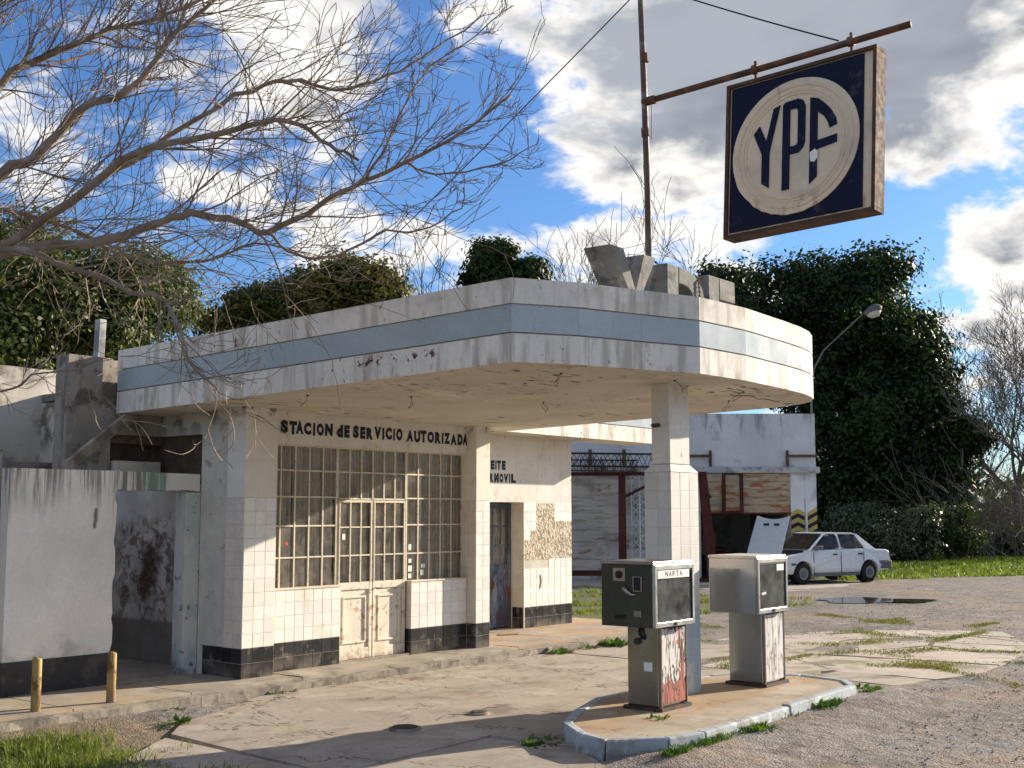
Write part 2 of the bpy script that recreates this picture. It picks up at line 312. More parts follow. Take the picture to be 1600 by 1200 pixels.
surf('island_floor', (.36, .29, .21), .9, var=.18, vscale=2, bump=.4, bscale=40, layers=[((.40, .22, .075), lambda t: t.mul(t.ss(t.math('ADD', t.xyz()[1], t.math('MULTIPLY', t.noise(3, 3), .12)), -4.93, -4.87), t.ss(t.noise(2.5, 4), .3, .5)), .42), ((.16, .12, .09), blotch(5, .6, .75), .5), ((.48, .42, .34), blotch(1.6, .52, .7, off=(4, 1, 1)), .6)])
surf('sidewalk', (.33, .285, .23), .92, var=.2, vscale=2, bump=.4, bscale=30, layers=[((.15, .12, .09), blotch(2.6, .55, .75), .6), ((.44, .26, .12), both(zone(0, 4.1, 4.6), blotch(1.3, .35, .6)), .55), ((.42, .31, .18), both(zone(0, -.4, -1.0), blotch(1.5, .4, .65)), .6), ((.46, .42, .36), blotch(3, .6, .75, off=(1, 5, 0)), .5)])
surf('kerb_edge', (.29, .25, .205), .95, var=.25, vscale=4, bump=.6, bscale=14, bdist=.015, layers=[((.10, .085, .07), blotch(3.5, .5, .65), .7)])
surf('slab', (.36, .305, .25), .9, var=.12, vscale=.9, bump=.35, bscale=45, bdist=.004, rnd=.06, fine=.1, layers=[((.15, .115, .085), both(blotch(.8, .46, .70, (1, 1.6, 1)), blotch(2.8, .3, .75)), .75), ((.12, .10, .085), blotch(9, .68, .74), .5), ((.27, .19, .125), blotch(2, .56, .74, off=(8, 2, 0)), .5), ((.52, .47, .40), blotch(1.4, .6, .78, off=(3, 8, 2)), .5),
    ((.075, .06, .05), lambda t: t.mul(t.ss(t.math('ABSOLUTE', t.math('SUBTRACT', t.noise(.55, 6, .6, dist=.4), .5)), 0.006, .002), t.ss(t.noise(.8, 2), .42, .52)), .85)])
surf('slab_pale', (.42, .36, .29), .92, var=.14, vscale=1.4, bump=.4, bscale=30, bdist=.006, rnd=.1, layers=[((.25, .2, .15), blotch(2, .52, .72), .6), ((.13, .13, .05), blotch(1.3, .55, .72, off=(2, 2, 0)), .7)])
def gravel_h(t): return t.math('ADD', t.ss(t.voro(52), 0., .6, .35, 0.), t.math('ADD', t.math('MULTIPLY', t.noise(5, 5, .6), 1.1), t.math('MULTIPLY', t.noise(.9, 4), 1.4)))
surf('gravel', (.218, .19, .17), .97, var=.25, vscale=.7, bump=.9, bdist=.055, hfn=gravel_h, fine=.25, layers=[((.13, .105, .09), blotch(1.6, .52, .68, (1, 1.8, 1)), .7), ((.38, .32, .265), blotch(2.4, .52, .78, off=(3, 3, 0)), .5), ((.33, .275, .225), blotch(11, .58, .7, off=(1, 1, 0)), .6), ((.10, .085, .075), blotch(7, .60, .72, off=(8, 4, 0)), .6), ((.22, .22, .215), both(blotch(.6, .5, .6, off=(1, 7, 0)), blotch(5, .4, .6)), .6), ((.32, .235, .16), blotch(.45, .5, .66, off=(6, 1, 0)), .6),
    ((.075, .105, .026), lambda t: t.mul(t.ss(t.math('ADD', t.math('ADD', t.math('MULTIPLY', t.xyz()[0], .4714), t.math('MULTIPLY', t.xyz()[1], 1.0138)), t.math('MULTIPLY', t.noise(.35, 4), 3.0)), 16.6, 17.8), t.ss(t.xyz()[0], 24, 25.5)), .85),
    ((.11, .12, .035), lambda t: t.mul(t.ss(t.xyz()[0], 7.6, 8.4), t.ss(t.xyz()[0], 17.5, 15.5), t.ss(t.math('ADD', t.xyz()[1], t.math('MULTIPLY', t.noise(1.4, 3), 1.6)), 1.9, 2.8)), .8),
    ((.20, .15, .10), lambda t: t.mul(t.ss(t.xyz()[0], -1.6, -2.2), t.ss(t.xyz()[1], -6, -5)), .7)])
surf('stone', (.34, .30, .26), .9, var=.3, vscale=9, bump=.2, rnd=.1)
surf('cast_iron', (.09, .075, .06), .7, metal=.3, var=.3, vscale=10, layers=[(rust, blotch(9, .5, .65), .5)])
surf('yellow_post', (.38, .26, .095), .7, var=.2, vscale=6, bump=.4, bscale=25, layers=[((.13, .065, .03), blotch(8, .52, .62, (1, 1, .6)), .85), ((.28, .24, .2), both(zone(2, .3, .05), blotch(5, .35, .6)), .8)])
# garage
surf('garage_white', (.60, .61, .62), .9, var=.12, vscale=.7, bump=.3, bscale=6, layers=[((.15, .15, .15), both(streak(3.2, .5, .72), zone(2, 3.6, 4.8)), .7), ((.3, .29, .28), blotch(1.2, .55, .75), .6)])
surf('ledge', (.45, .45, .44), .9, var=.2, layers=[((.1, .1, .1), blotch(2, .5, .7), .7)])
surf('shutter', (.38, .30, .20), .75, var=.15, vscale=2, bump=.2, bscale=10, layers=[((.30, .095, .028), blotch(1, .49, .64, (1.6, 1.6, 7)), .9), ((.55, .50, .40), blotch(1, .58, .72, (1.2, 1.2, 9), (3, 1, 1)), .6)])
surf('shutter_pale', (.50, .46, .40), .8, var=.15, vscale=1.2, bump=.2, bscale=10, layers=[((.26, .10, .04), blotch(1, .61, .70, (.9, .9, 3.4)), .9), ((.22, .18, .14), blotch(1, .56, .68, (.7, .7, 9)), .6), ((.18, .16, .13), blotch(.8, .55, .7), .5)])
surf('red_oxide', (.075, .018, .013), .8, var=.25, vscale=3, layers=[((.07, .03, .02), blotch(3, .5, .7), .6)])
surf('lamp_grey', (.13, .13, .125), .7, var=.2)
surf('chevron_yellow', (.42, .33, .10), .8, var=.1); surf('chevron_black', (.02, .02, .02), .8, var=.1)
surf('red_body', (.12, .008, .008), .35, var=.05, bump=0, spec=.5); surf('cardboard', (.34, .22, .12), .9)
surf('car_white', (.66, .68, .70), .28, var=.03, bump=0, spec=.5, layers=[((.42, .37, .31), both(zone(2, .5, .2), blotch(2, .3, .6)), .4)])
surf('car_grey', (.11, .115, .12), .6, var=.1, bump=0); surf('tyre', (.016, .016, .016), .85, var=.1, bump=0); surf('rim', (.20, .20, .20), .5, metal=.4, var=.1, bump=0)
surf('car_dark', (.012, .012, .012), .7, var=0, bump=0); surf('lamp_glass', (.55, .50, .42), .2, var=.02, bump=0, spec=.6)
# vegetation
def leafmat(name, col, col2, sp=.2, ro=.55):
    m = bpy.data.materials.new(name); m.use_nodes = True; t = NT(m.node_tree); t.N.clear()
    out = t.n('ShaderNodeOutputMaterial'); b = t.n('ShaderNodeBsdfPrincipled'); tr = t.n('ShaderNodeBsdfTranslucent'); ms = t.n('ShaderNodeMixShader')
    c = t.mix(t.ss(t.noise(.8, 3), .42, .62), col, col2); c = t.mix(t.ss(t.noise(6, 2), .45, .75), c, tuple(min(1, x * 1.5) for x in col2))
    t.put(b.inputs['Base Color'], c); b.inputs['Roughness'].default_value = ro; b.inputs['Specular IOR Level'].default_value = sp
    t.put(tr.inputs[0], t.mix(1., c, (1.3, 1.4, .6), 'MULTIPLY')); ms.inputs[0].default_value = .25
    t.L.new(b.outputs[0], ms.inputs[1]); t.L.new(tr.outputs[0], ms.inputs[2]); t.L.new(ms.outputs[0], out.inputs[0]); MATS[name] = m
leafmat('leaf_dark', (.006, .016, .006), (.036, .062, .014), .2, .5)  # brighter second tone paints lit clumps into the foliage
leafmat('leaf_mid', (.045, .07, .018), (.095, .105, .03))
leafmat('leaf_warm', (.05, .065, .015), (.13, .105, .025))
leafmat('leaf_bush', (.05, .08, .02), (.09, .12, .04)); leafmat('leaf_silver', (.035, .055, .022), (.085, .10, .055), .5, .4)
leafmat('grass', (.10, .135, .022), (.18, .21, .05)); leafmat('grass_far', (.10, .15, .02), (.18, .22, .04)); leafmat('weed', (.05, .10, .018), (.09, .15, .03)); leafmat('grass_dry', (.10, .12, .025), (.17, .16, .05))
surf('bark', (.22, .168, .122), .95, var=.3, vscale=6, bump=.6, bscale=25, bdist=.01, layers=[((.30, .27, .235), blotch(5, .5, .66), .6)])
surf('bark_grey', (.16, .14, .12), .95, var=.25, bump=0); surf('trunk', (.07, .055, .042), .95, var=.25, bump=.3)
# glass: clear pane with reflection and a thin film of dust
def glass(name, tint, dust, dcol=(.5, .47, .42), ior=1.33, ro=.04):
    m = bpy.data.materials.new(name); m.use_nodes = True; t = NT(m.node_tree); t.N.clear()
    out = t.n('ShaderNodeOutputMaterial'); a = t.n('ShaderNodeBsdfTransparent'); g = t.n('ShaderNodeBsdfGlossy'); d = t.n('ShaderNodeBsdfDiffuse'); m1 = t.n('ShaderNodeMixShader'); m2 = t.n('ShaderNodeMixShader'); fr = t.n('ShaderNodeFresnel')
    t.put(a.inputs[0], tint); g.inputs['Roughness'].default_value = ro; fr.inputs[0].default_value = ior; t.put(d.inputs[0], dcol)
    t.put(m2.inputs[0], t.math('MULTIPLY', t.ss(t.noise(4, 5, .65), .3, .75), dust)); t.L.new(a.outputs[0], m2.inputs[1]); t.L.new(d.outputs[0], m2.inputs[2])
    t.L.new(fr.outputs[0], m1.inputs[0]); t.L.new(m2.outputs[0], m1.inputs[1]); t.L.new(g.outputs[0], m1.inputs[2]); t.L.new(m1.outputs[0], out.inputs[0]); MATS[name] = m
glass('glass', (.92, .92, .90), .36, (.46, .42, .36), 1.16, .12); glass('pump_glass', (.74, .80, .78), .30, (.42, .46, .44), 1.5, .03); glass('car_glass', (.62, .68, .68), .10, ior=1.45)
m = bpy.data.materials.new('water'); m.use_nodes = True; b = m.node_tree.nodes['Principled BSDF']; b.inputs['Base Color'].default_value = (.06, .05, .04, 1); b.inputs['Roughness'].default_value = .03; b.inputs['Specular IOR Level'].default_value = .6; MATS['water'] = m

# ------------------------------------------------------------------ ground
def sheet(name, mat, pts, z, kind='structure'):
    o = raw(name, [(x, y, z) for x, y in pts], [tuple(range(len(pts)))], mat); return tag(o, kind=kind)
# ground with gentle unevenness near the camera, reaching the horizon
def ground():
    xs = [-400, -120, -40, -20] + [-12 + .35 * i for i in range(104)] + [26, 30, 40, 60, 120, 300, 600]
    ys = [-600, -200, -60, -25] + [-13 + .35 * i for i in range(66)] + [11, 14, 20, 40, 100, 300, 600]
    from mathutils import noise as nz
    V = []
    for y in ys:
        for x in xs:
            near = -14 < x < 24 and -14 < y < 10
            h = (nz.noise(Vector((x * .7, y * .7, 0))) * .016 + nz.noise(Vector((x * 2.3, y * 2.3, 4))) * .010) if near else 0
            if -1.1 < x < 4.4 and -6.3 < y < -5.2: h += .105 * max(0, 1 - abs(y + 5.50) / .9) * min(1, (x + 1.1) / .7)   # gravel banked against the island
            if x < -.6 and y > -1.4: h += .05 * min(1, (y + 1.4) / .6) * min(1, (-.6 - x) / .6)          # earth silted up to the pavement
            V.append((x, y, -.04 + h))
    n = len(xs); F = [(j * n + i, j * n + i + 1, (j + 1) * n + i + 1, (j + 1) * n + i) for j in range(len(ys) - 1) for i in range(n - 1)]
    return tag(raw('ground', V, F, 'gravel', smooth=True), kind='structure')
ground()
# forecourt of poured slabs: each slab its own piece with an open joint around it
fore = bpy.data.objects.new('forecourt', None); COL.objects.link(fore); ORG[fore] = Vector((0, 0, 0)); tag(fore, kind='structure')
def slab(pts, mat='slab', parent=fore, top=0., th=.09, name='concrete_slab', tilt=.012, jag=.03):
    P = [Vector((x, y)) for x, y in pts]; n = len(P); out = []
    for i in range(n):   # ragged edges
        a, b = P[i], P[(i + 1) % n]; m = max(1, int((b - a).length / .22)); nn = Vector((-(b - a).y, (b - a).x)).normalized()
        for k in range(m):
            q = a.lerp(b, k / m); out.append(q + nn * random.uniform(-.3, .5) * jag if k else q)
    c = sum(P, Vector((0, 0))) / n; tx = random.uniform(-tilt, tilt) * .4; ty = random.uniform(-tilt, tilt) * .4; dz = random.uniform(-.006, .006)
    f = lambda p: top + dz + (p.x - c.x) * tx + (p.y - c.y) * ty
    k = len(out)
    V = [(p.x, p.y, f(p)) for p in out] + [(p.x, p.y, f(p) - th) for p in out]
    F = [tuple(range(k))] + [(i, i + k, (i + 1) % k + k, (i + 1) % k) for i in range(k)]
    return raw(name, V, F, mat, parent)
g = .016
for P in [[(-2.05, -1.62), (-1.62, -1.2), (-1.0, -.98), (-.2, -.56), (.93 - g, -.53), (.86 - g, -3.68), (-.46, -3.79), (-2.28, -3.86)],
          [(.93 + g, -.53), (4.93 - g, -.53), (4.88 - g, -2.3), (4.7 - g, -3.62), (.86 + g, -3.68)],
          [(4.98, -.53), (6.9, -.53), (7.3, -1.3), (7.0, -2.4), (6.2, -2.6), (4.93, -2.35)],
          [(-2.31, -3.9), (-.48, -3.83), (-.40, -4.7), (-1.1, -5.6), (-2.4, -7.4), (-4.3, -7.3), (-3.4, -5.0)],
          [(-.44, -3.82), (.86, -3.72), (.8, -4.2), (-.1, -4.75), (-.38, -4.7)],
          [(-2.32, -3.84), (-3.42, -4.95), (-4.35, -7.28), (-6.6, -7.1), (-5.6, -4.6), (-3.4, -2.6), (-2.2, -1.75)],
          [(.9, -3.70), (4.7, -3.64), (4.95, -4.3), (4.4, -5.15), (.84, -4.2)]]:
    slab(P)
# broken paler slabs towards the road: pieces cut from a Voronoi pattern
def clip(poly, p, n):
    out = []
    for i in range(len(poly)):
        a, b = poly[i], poly[(i + 1) % len(poly)]; da = (a - p).dot(n); db = (b - p).dot(n)
        if da <= 0: out.append(a)
        if da * db < 0: out.append(a.lerp(b, da / (da - db)))
    return out
rs = random.Random(5)
region = [Vector(p) for p in ((4.9, -5.25), (6.6, -5.7), (9.8, -5.4), (12.2, -4.2), (11.0, -2.4), (9.0, -1.3), (7.35, -1.2), (7.1, -2.5), (6.2, -2.7), (5.05, -2.45))]
cells = [Vector((rs.uniform(4.8, 12.2), rs.uniform(-5.7, -1.2))) for _ in range(20)]
for i, c in enumerate(cells):
    P = region[:]
    for j, d in enumerate(cells):
        if i != j and len(P) > 2:
            n = (d - c).normalized(); P = clip(P, (c + d) / 2 - n * (.008 + .03 * rs.random()), n)
    if len(P) > 2:
        ar = abs(sum(P[k].x * P[k - 1].y - P[k - 1].x * P[k].y for k in range(len(P)))) / 2
        if ar > .25: slab([(p.x, p.y) for p in P], 'slab_pale', top=-.034, name='broken_slab', tilt=.02, jag=.10)
# garage apron
slab([tuple(cb(x, y).xy) for x, y in ((1.5, 34.9), (12.3, 34.9), (12.0, 31.2), (6.4, 30.4), (1.5, 32.6))], 'slab_pale', top=-.036, name='apron_slab')
# rear walk and pavement along the building
walk = bpy.data.objects.new('pavement', None); COL.objects.link(walk); ORG[walk] = Vector((0, 0, 0)); tag(walk, kind='structure')
xs = [-5.2, -3.6, -2.2, -.9, .55, 1.9, 3.2, 4.35, 5.7, 7.1, 8.6]
for a, b in zip(xs, xs[1:]):
    slab([(a + .006, -.36), (b - .006, -.36), (b - .006, 1.0 if a < 4.3 else 1.9), (a + .006, 1.0 if a < 4.3 else 1.9)], 'sidewalk', walk, .1, .12, 'paving_slab', .004, .004)
    slab([(a + .003, -.52), (b - .003, -.52), (b - .003, -.365), (a + .003, -.365)], 'kerb_edge', walk, .072, .15, 'kerbstone', .006, .03)
slab([(-2.3, 1.0), (.5, 1.0), (.5, 3.7), (-2.3, 3.7)], 'sidewalk', walk, .098, .1, 'passage_floor', .001, .001)
# shallow puddle on the far lot
rp = random.Random(3); c = cb(12.9, 27.4)
pts = []
for k in range(40):
    a = 2 * math.pi * k / 40; r = 1 + .18 * math.sin(3 * a + 1) + .1 * math.sin(7 * a) + rp.uniform(-.04, .04)
    q = c + RX * (math.cos(a) * 1.25 * r) + FX * (math.sin(a) * .55 * r); pts.append((q.x - .9 * 0, q.y))
sheet('puddle', 'water', pts, -.022)
pts = []
c = cb(7.9, 27.0)
for k in range(48):
    a = 2 * math.pi * k / 48; r = 1 + .16 * math.sin(3 * a + 2) + .12 * math.sin(5 * a) + rp.uniform(-.05, .05)
    q = c + RX * (math.cos(a) * 1.25 * r) + FX * (math.sin(a) * .85 * r); pts.append((q.x, q.y))
bpy.data.objects.remove(bpy.data.objects['puddle']); sheet('puddle', 'water', pts, -.018)

# ------------------------------------------------------------------ tiles
TM = {}
def tile_mesh(wd, ht, mat):
    k = (round(wd, 3), round(ht, 3), mat)
    if k not in TM:
        c = .003; d = .0045
        V = [(0, 0, 0), (wd, 0, 0), (wd, 0, ht), (0, 0, ht), (0, -d * .55, 0), (wd, -d * .55, 0), (wd, -d * .55, ht), (0, -d * .55, ht), (c, -d, c), (wd - c, -d, c), (wd - c, -d, ht - c), (c, -d, ht - c)]
        F = [(8, 9, 10, 11), (4, 5, 9, 8), (5, 6, 10, 9), (6, 7, 11, 10), (7, 4, 8, 11), (0, 1, 5, 4), (1, 2, 6, 5), (2, 3, 7, 6), (3, 0, 4, 7)]
        me = bpy.data.meshes.new('tile'); me.from_pydata(V, [], F); me.materials.append(MATS[mat]); TM[k] = me
    return TM[k]
rt = random.Random(11)
def tiles(parent, org, face, wd, cols, rows, skip=lambda c, r: False, white='tile_white', j=.0017):
    """face 'f' looks to -Y, 's' looks to -X; rows: list of (z0, z1, material)"""
    tw = wd / cols
    for r, (z0, z1, mt) in enumerate(rows):
        for c in range(cols):
            if skip(c, r): continue
            o = bpy.data.objects.new('tile', tile_mesh(tw - 2 * j, z1 - z0 - 2 * j, mt or white))
            p = Vector(org) + (Vector((c * tw + j, 0, 0)) if face == 'f' else Vector((0, -c * tw - j, 0))) + Vector((0, 0, z0 + j))
            put(o, parent); o.location = p - ORG[parent]
            o.rotation_euler = (rt.uniform(-.006, .006), 0, (0 if face == 'f' else R(-90)) + rt.uniform(-.006, .006))
BL = [(.1, .26, 'tile_black'), (.26, .42, 'tile_black')]
FULL = BL + [(.42 + .147 * k, .42 + .147 * (k + 1), None) for k in range(11)]
LOW = BL + [(.42 + .147 * k, .42 + .147 * (k + 1), None) for k in range(4)]

# ------------------------------------------------------------------ the service station
st = T('service_station', (0, 0, .1), 'white tiled service station with curved canopy and blue fascia band', 'building')
body = MB()
body.box(.030, .31, 0, .16, .80, 3.12); body.box(.030, .80, 2.76, .16, 1.6, 3.12)           # side wall
body.box(.45, .165, 2.656, 3.9, .32, 3.12)                                                    # lintel over the window
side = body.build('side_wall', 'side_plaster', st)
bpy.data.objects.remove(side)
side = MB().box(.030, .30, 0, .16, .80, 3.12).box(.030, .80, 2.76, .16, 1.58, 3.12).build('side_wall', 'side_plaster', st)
lint = box('lintel_wall', 'plaster', st, .44, .157, 2.656, 3.905, .32, 3.12)
pl = box('corner_pillar', 'grout', st, .0045, .0045, 0, .452, .31, 2.036)
plu = box('pillar_upper', 'pillar_plaster', pl, .002, .002, 2.0365, .455, .312, 3.12, .006)
pr = box('right_pillar', 'grout', st, 3.897, .007, 0, 4.18, .5, 2.036)
box('pillar_upper', 'pillar_plaster', pr, 3.892, .002, 2.0365, 4.182, .5, 3.12, .006)
sa = box('spandrel', 'grout', st, .45, .165, 0, 1.595, .32, 1.0)
sb = box('spandrel', 'grout', st, 2.818, .165, 0, 3.90, .32, 1.0)
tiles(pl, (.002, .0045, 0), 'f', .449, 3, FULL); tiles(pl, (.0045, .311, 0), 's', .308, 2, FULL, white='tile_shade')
tiles(side, (.030, .70, 0), 's', .385, 2, BL); 
tiles(sa, (.455, .165, 0), 'f', 1.14, 8, LOW); tiles(sb, (2.813, .165, 0), 'f', 1.08, 7, LOW)
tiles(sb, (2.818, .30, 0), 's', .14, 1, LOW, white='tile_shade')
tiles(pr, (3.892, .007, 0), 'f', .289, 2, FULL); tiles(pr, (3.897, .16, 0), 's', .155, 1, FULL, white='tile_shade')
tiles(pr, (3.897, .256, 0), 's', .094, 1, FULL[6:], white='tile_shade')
# room behind the window
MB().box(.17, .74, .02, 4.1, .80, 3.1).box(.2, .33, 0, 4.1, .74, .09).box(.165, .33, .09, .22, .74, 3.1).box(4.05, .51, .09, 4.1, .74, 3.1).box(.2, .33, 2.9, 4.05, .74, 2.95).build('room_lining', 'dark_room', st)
# window wall: frame, bars, panes
WV = .262
win = MB()
def bars(mb, xs, zs, wv, w=.018, d=.024):
    x0, x1, z0, z1 = xs[0], xs[-1], zs[0], zs[-1]
    for i, x in enumerate(xs):
        ww = w; mb.box(x - ww / 2, wv - d * .6, z0, x + ww / 2, wv + d * .4, z1)
    for k, z in enumerate(zs):
        ww = w; mb.box(x0, wv - d * .6 + .003, z - ww / 2, x1, wv + d * .4 - .003, z + ww / 2)
ZR = [1.014, 1.36, 1.722, 2.057, 2.363, 2.65]
lin = lambda a, b, n: [a + (b - a) * i / n for i in range(n + 1)]
def panes(parent, xs, zs, wv, mat='glass'):
    for a, b in zip(xs, xs[1:]):
        for c, d in zip(zs, zs[1:]):
            o = box('pane', mat, parent, a + .004, wv - .002, c + .004, b - .004, wv + .002, d - .004)
            o.rotation_euler = (rt.uniform(-.004, .004), 0, rt.uniform(-.001, .001)) if False else (0, 0, 0)
for nm, xs, zs in (('window', lin(.505, 1.592, 5), ZR), ('transom_window', lin(1.612, 2.790, 6), [2.043, 2.363, 2.65]), ('window', lin(2.810, 3.885, 5), ZR)):
    m_ = MB(); bars(m_, xs, zs, WV); fr_ = m_.build(nm, 'cream_paint', st); panes(fr_, xs, zs, WV)
for z0, x in ((1.0, 1.602), (1.0, 2.800)): box('mullion', 'cream_paint', st, x - .003, WV - .016, z0, x + .003, WV + .01, 2.66)
box('window_sill', 'cream_paint', sa, .452, .150, 1.002, 1.60, .31, 1.022, .004); box('window_sill', 'cream_paint', sb, 2.806, .150, 1.002, 3.896, .31, 1.022, .004)
for k, (a, b) in enumerate(((1.62, 2.195), (2.21, 2.785))):
    d = MB().box(a, WV - .026, .125, a + .05, WV + .012, 1.03).box(b - .05, WV - .026, .125, b, WV + .012, 1.03).box(a, WV - .018, 1.0302, a + .018, WV + .012, 2.026).box(b - .018, WV - .018, 1.0302, b, WV + .012, 2.026)
    d.box(a + .05, WV - .024, .125, b - .05, WV + .010, .25).box(a + .05, WV - .024, .95, b - .05, WV + .010, 1.03).box(a + .022, WV - .016, 2.014, b - .022, WV + .010, 2.026)
    d.box(a + .05, WV - .006, .25, b - .05, WV + .006, .95)
    leaf = d.build('door_leaf', 'door_paint', st, bevel=.004)
    xs = lin(a + .022, b - .022, 3); zs = [1.031, 1.36, 1.70, 2.007]
    m_ = MB(); bars(m_, xs, zs, WV - .008, .016, .028); m_.build('glazing_bars', 'cream_paint', leaf); panes(leaf, xs, zs, WV - .006)
    p = MB()
    x0, x1, z0, z1 = a + .095, b - .095, .31, .87
    for q in ((x0, z0, x1, z0 + .022), (x0, z1 - .022, x1, z1), (x0, z0 + .022, x0 + .022, z1 - .022), (x1 - .022, z0 + .022, x1, z1 - .022)): p.box(q[0], WV - .022, q[1], q[2], WV - .005, q[3])
    p.build('panel_moulding', 'door_paint', leaf, bevel=.004)
    if k == 1: MB().tube([(a + .03, WV - .03, .955), (a + .03, WV - .075, .955), (a + .11, WV - .078, .952)], .007, 6).build('handle', 'iron', leaf)
box('door_step', 'kerb_edge', st, 1.60, .17, .09, 2.812, .36, .122)
# curtains: gathered cloth hanging behind the panes
def curtain(x0, x1, z0, z1, y, amp=.006, seed=1):
    rr = random.Random(seed); n = int((x1 - x0) / .008); V = []; ph = 0
    for i in range(n + 1):
        ph += rr.uniform(.25, 1.05); yy = y + amp * math.sin(ph) + .008 * math.sin(i * .05)
        for j in range(5):
            V.append((x0 + (x1 - x0) * i / n, yy * 1 + .004 * math.sin(ph * .7 + j), z0 + (z1 - z0) * j / 4))
    F = [(i * 5 + j, (i + 1) * 5 + j, (i + 1) * 5 + j + 1, i * 5 + j + 1) for i in range(n) for j in range(4)]
    return V, F
for k, (a, b, c, d) in enumerate(((.47, .93, .9, 2.7), (.95, 1.58, .9, 2.7), (1.62, 2.19, .9, 2.04), (2.21, 2.79, .9, 2.04), (1.6, 2.8, 2.03, 2.7), (2.82, 3.30, .9, 2.7), (3.32, 3.88, .9, 2.7))):
    V, F = curtain(a, b, c, d, WV + .05, seed=k); raw('curtain', V, F, 'curtain', st, True)
for x, z, s, h in ((2.86, 1.40, .05, .075), (2.86, 1.24, .055, .05), (2.855, 1.13, .07, .075), (2.86, 1.045, .055, .06), (3.10, 1.17, .075, .05), (3.09, 1.075, .06, .07), (3.015, 1.12, .03, .03)):
    box('notice', 'paper', st, x, WV - .0055, z, x + s, WV - .003, z + h)
MB().disc((.83, WV - .003, 1.52), (0, -1, 0), .022, .002, 16).build('sticker', 'red_sticker', st)
box('notice', 'paper', st, 1.69, WV - .0165, 1.55, 1.74, WV - .0145, 1.62)
# painted lettering over the window
for ch, a, b in [('S', 0.617, 0.731), ('T', 0.747, 0.862), ('A', 0.847, 0.964), ('C', 0.972, 1.086), ('I', 1.11, 1.146), ('O', 1.17, 1.284), ('N', 1.296, 1.423), ('d', 1.489, 1.594), ('E', 1.611, 1.704), ('S', 1.755, 1.854), ('E', 1.876, 1.967), ('R', 1.984, 2.099), ('V', 2.117, 2.242), ('I', 2.26, 2.296), ('C', 2.319, 2.433), ('I', 2.452, 2.484), ('O', 2.507, 2.623), ('A', 2.699, 2.822), ('U', 2.841, 2.957), ('T', 2.962, 3.074), ('O', 3.088, 3.217), ('R', 3.232, 3.352), ('I', 3.367, 3.402), ('Z', 3.418, 3.535), ('A', 3.545, 3.669), ('D', 3.685, 3.789), ('A', 3.789, 3.885)]:
    k = rt.uniform(-.006, .006); letter('painted_letter', ch, (a, .1545, 2.775 + k), (1, 0, rt.uniform(-.03, .03)), (rt.uniform(-.04, .04), 0, 1), b - a, .15 + rt.uniform(-.006, .006), 'black_letter', lint)

# canopy
K = .0262
zc = lambda v: 3.03 - K * v
OUT = [(-.60, 1.55), (-.595, -1.3), (-.591, -4.165), (-.015, -4.461), (.656, -4.672), (1.317, -4.893), (2.135, -4.939), (3.166, -4.875), (3.60, -4.835), (3.98, -4.765), (4.28, -4.66), (4.52, -4.51), (4.69, -4.32), (4.79, -4.08), (4.83, -3.8), (4.83, .48)]
def inset(P, d):
    n = len(P); Q = []
    for i in range(n):
        a, b, c = Vector(P[i - 1]), Vector(P[i]), Vector(P[(i + 1) % n])
        n1 = Vector((-(b - a).y, (b - a).x)).normalized(); n2 = Vector((-(c - b).y, (c - b).x)).normalized()
        m_ = (n1 + n2); m_ = m_ / max(.3, m_.dot(n1)) if m_.length > .1 else n1
        Q.append(tuple(b + m_ * d))
    return Q
BACK = OUT + [(4.83, 1.56)]
core_o = inset(BACK, .03)
def slabpoly(P, z0, z1):
    n = len(P); V = [(x, y, zc(y) + z0) for x, y in P] + [(x, y, zc(y) + z1) for x, y in P]
    return V, [tuple(range(n))[::-1], tuple(range(n, 2 * n))] + [(i, (i + 1) % n, n + (i + 1) % n, n + i) for i in range(n)]
mb = MB(); mb.add(*slabpoly(core_o, .004, .44)); can = mb.build('canopy', 'soffit', st)
I0, I1 = inset(BACK, .03), inset(BACK, .15)
mb = MB()
for i in range(len(OUT) - 1):
    a, b, c, d = I0[i], I0[i + 1], I1[i + 1], I1[i]
    mb.add([(p[0], p[1], zc(p[1]) + h) for h in (.4402, .71) for p in (a, b, c, d)], [(0, 3, 2, 1), (4, 5, 6, 7), (0, 1, 5, 4), (1, 2, 6, 5), (2, 3, 7, 6), (3, 0, 4, 7)])
mb.build('parapet', 'fascia_white', can)
mb = MB(); mb.add(*slabpoly(inset(BACK, .16), .4405, .455)); mb.build('roof_felt', 'roofing', can)
for i in range(len(OUT) - 1):
    a, b = Vector(OUT[i]), Vector(OUT[i + 1]); ai, bi = Vector(I0[i]), Vector(I0[i + 1]); dr = (b - a).normalized() * .0012
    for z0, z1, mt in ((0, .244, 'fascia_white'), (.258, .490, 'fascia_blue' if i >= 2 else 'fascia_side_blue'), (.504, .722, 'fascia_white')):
        V = []
        for h in (z0, z1):
            for p in (a + dr, b - dr, bi - dr, ai + dr): V.append((p.x, p.y, zc(p.y) + h))
        MB().add(V, [(0, 3, 2, 1), (4, 5, 6, 7), (0, 1, 5, 4), (1, 2, 6, 5), (2, 3, 7, 6), (3, 0, 4, 7)]).build('fascia_panel', mt, can)
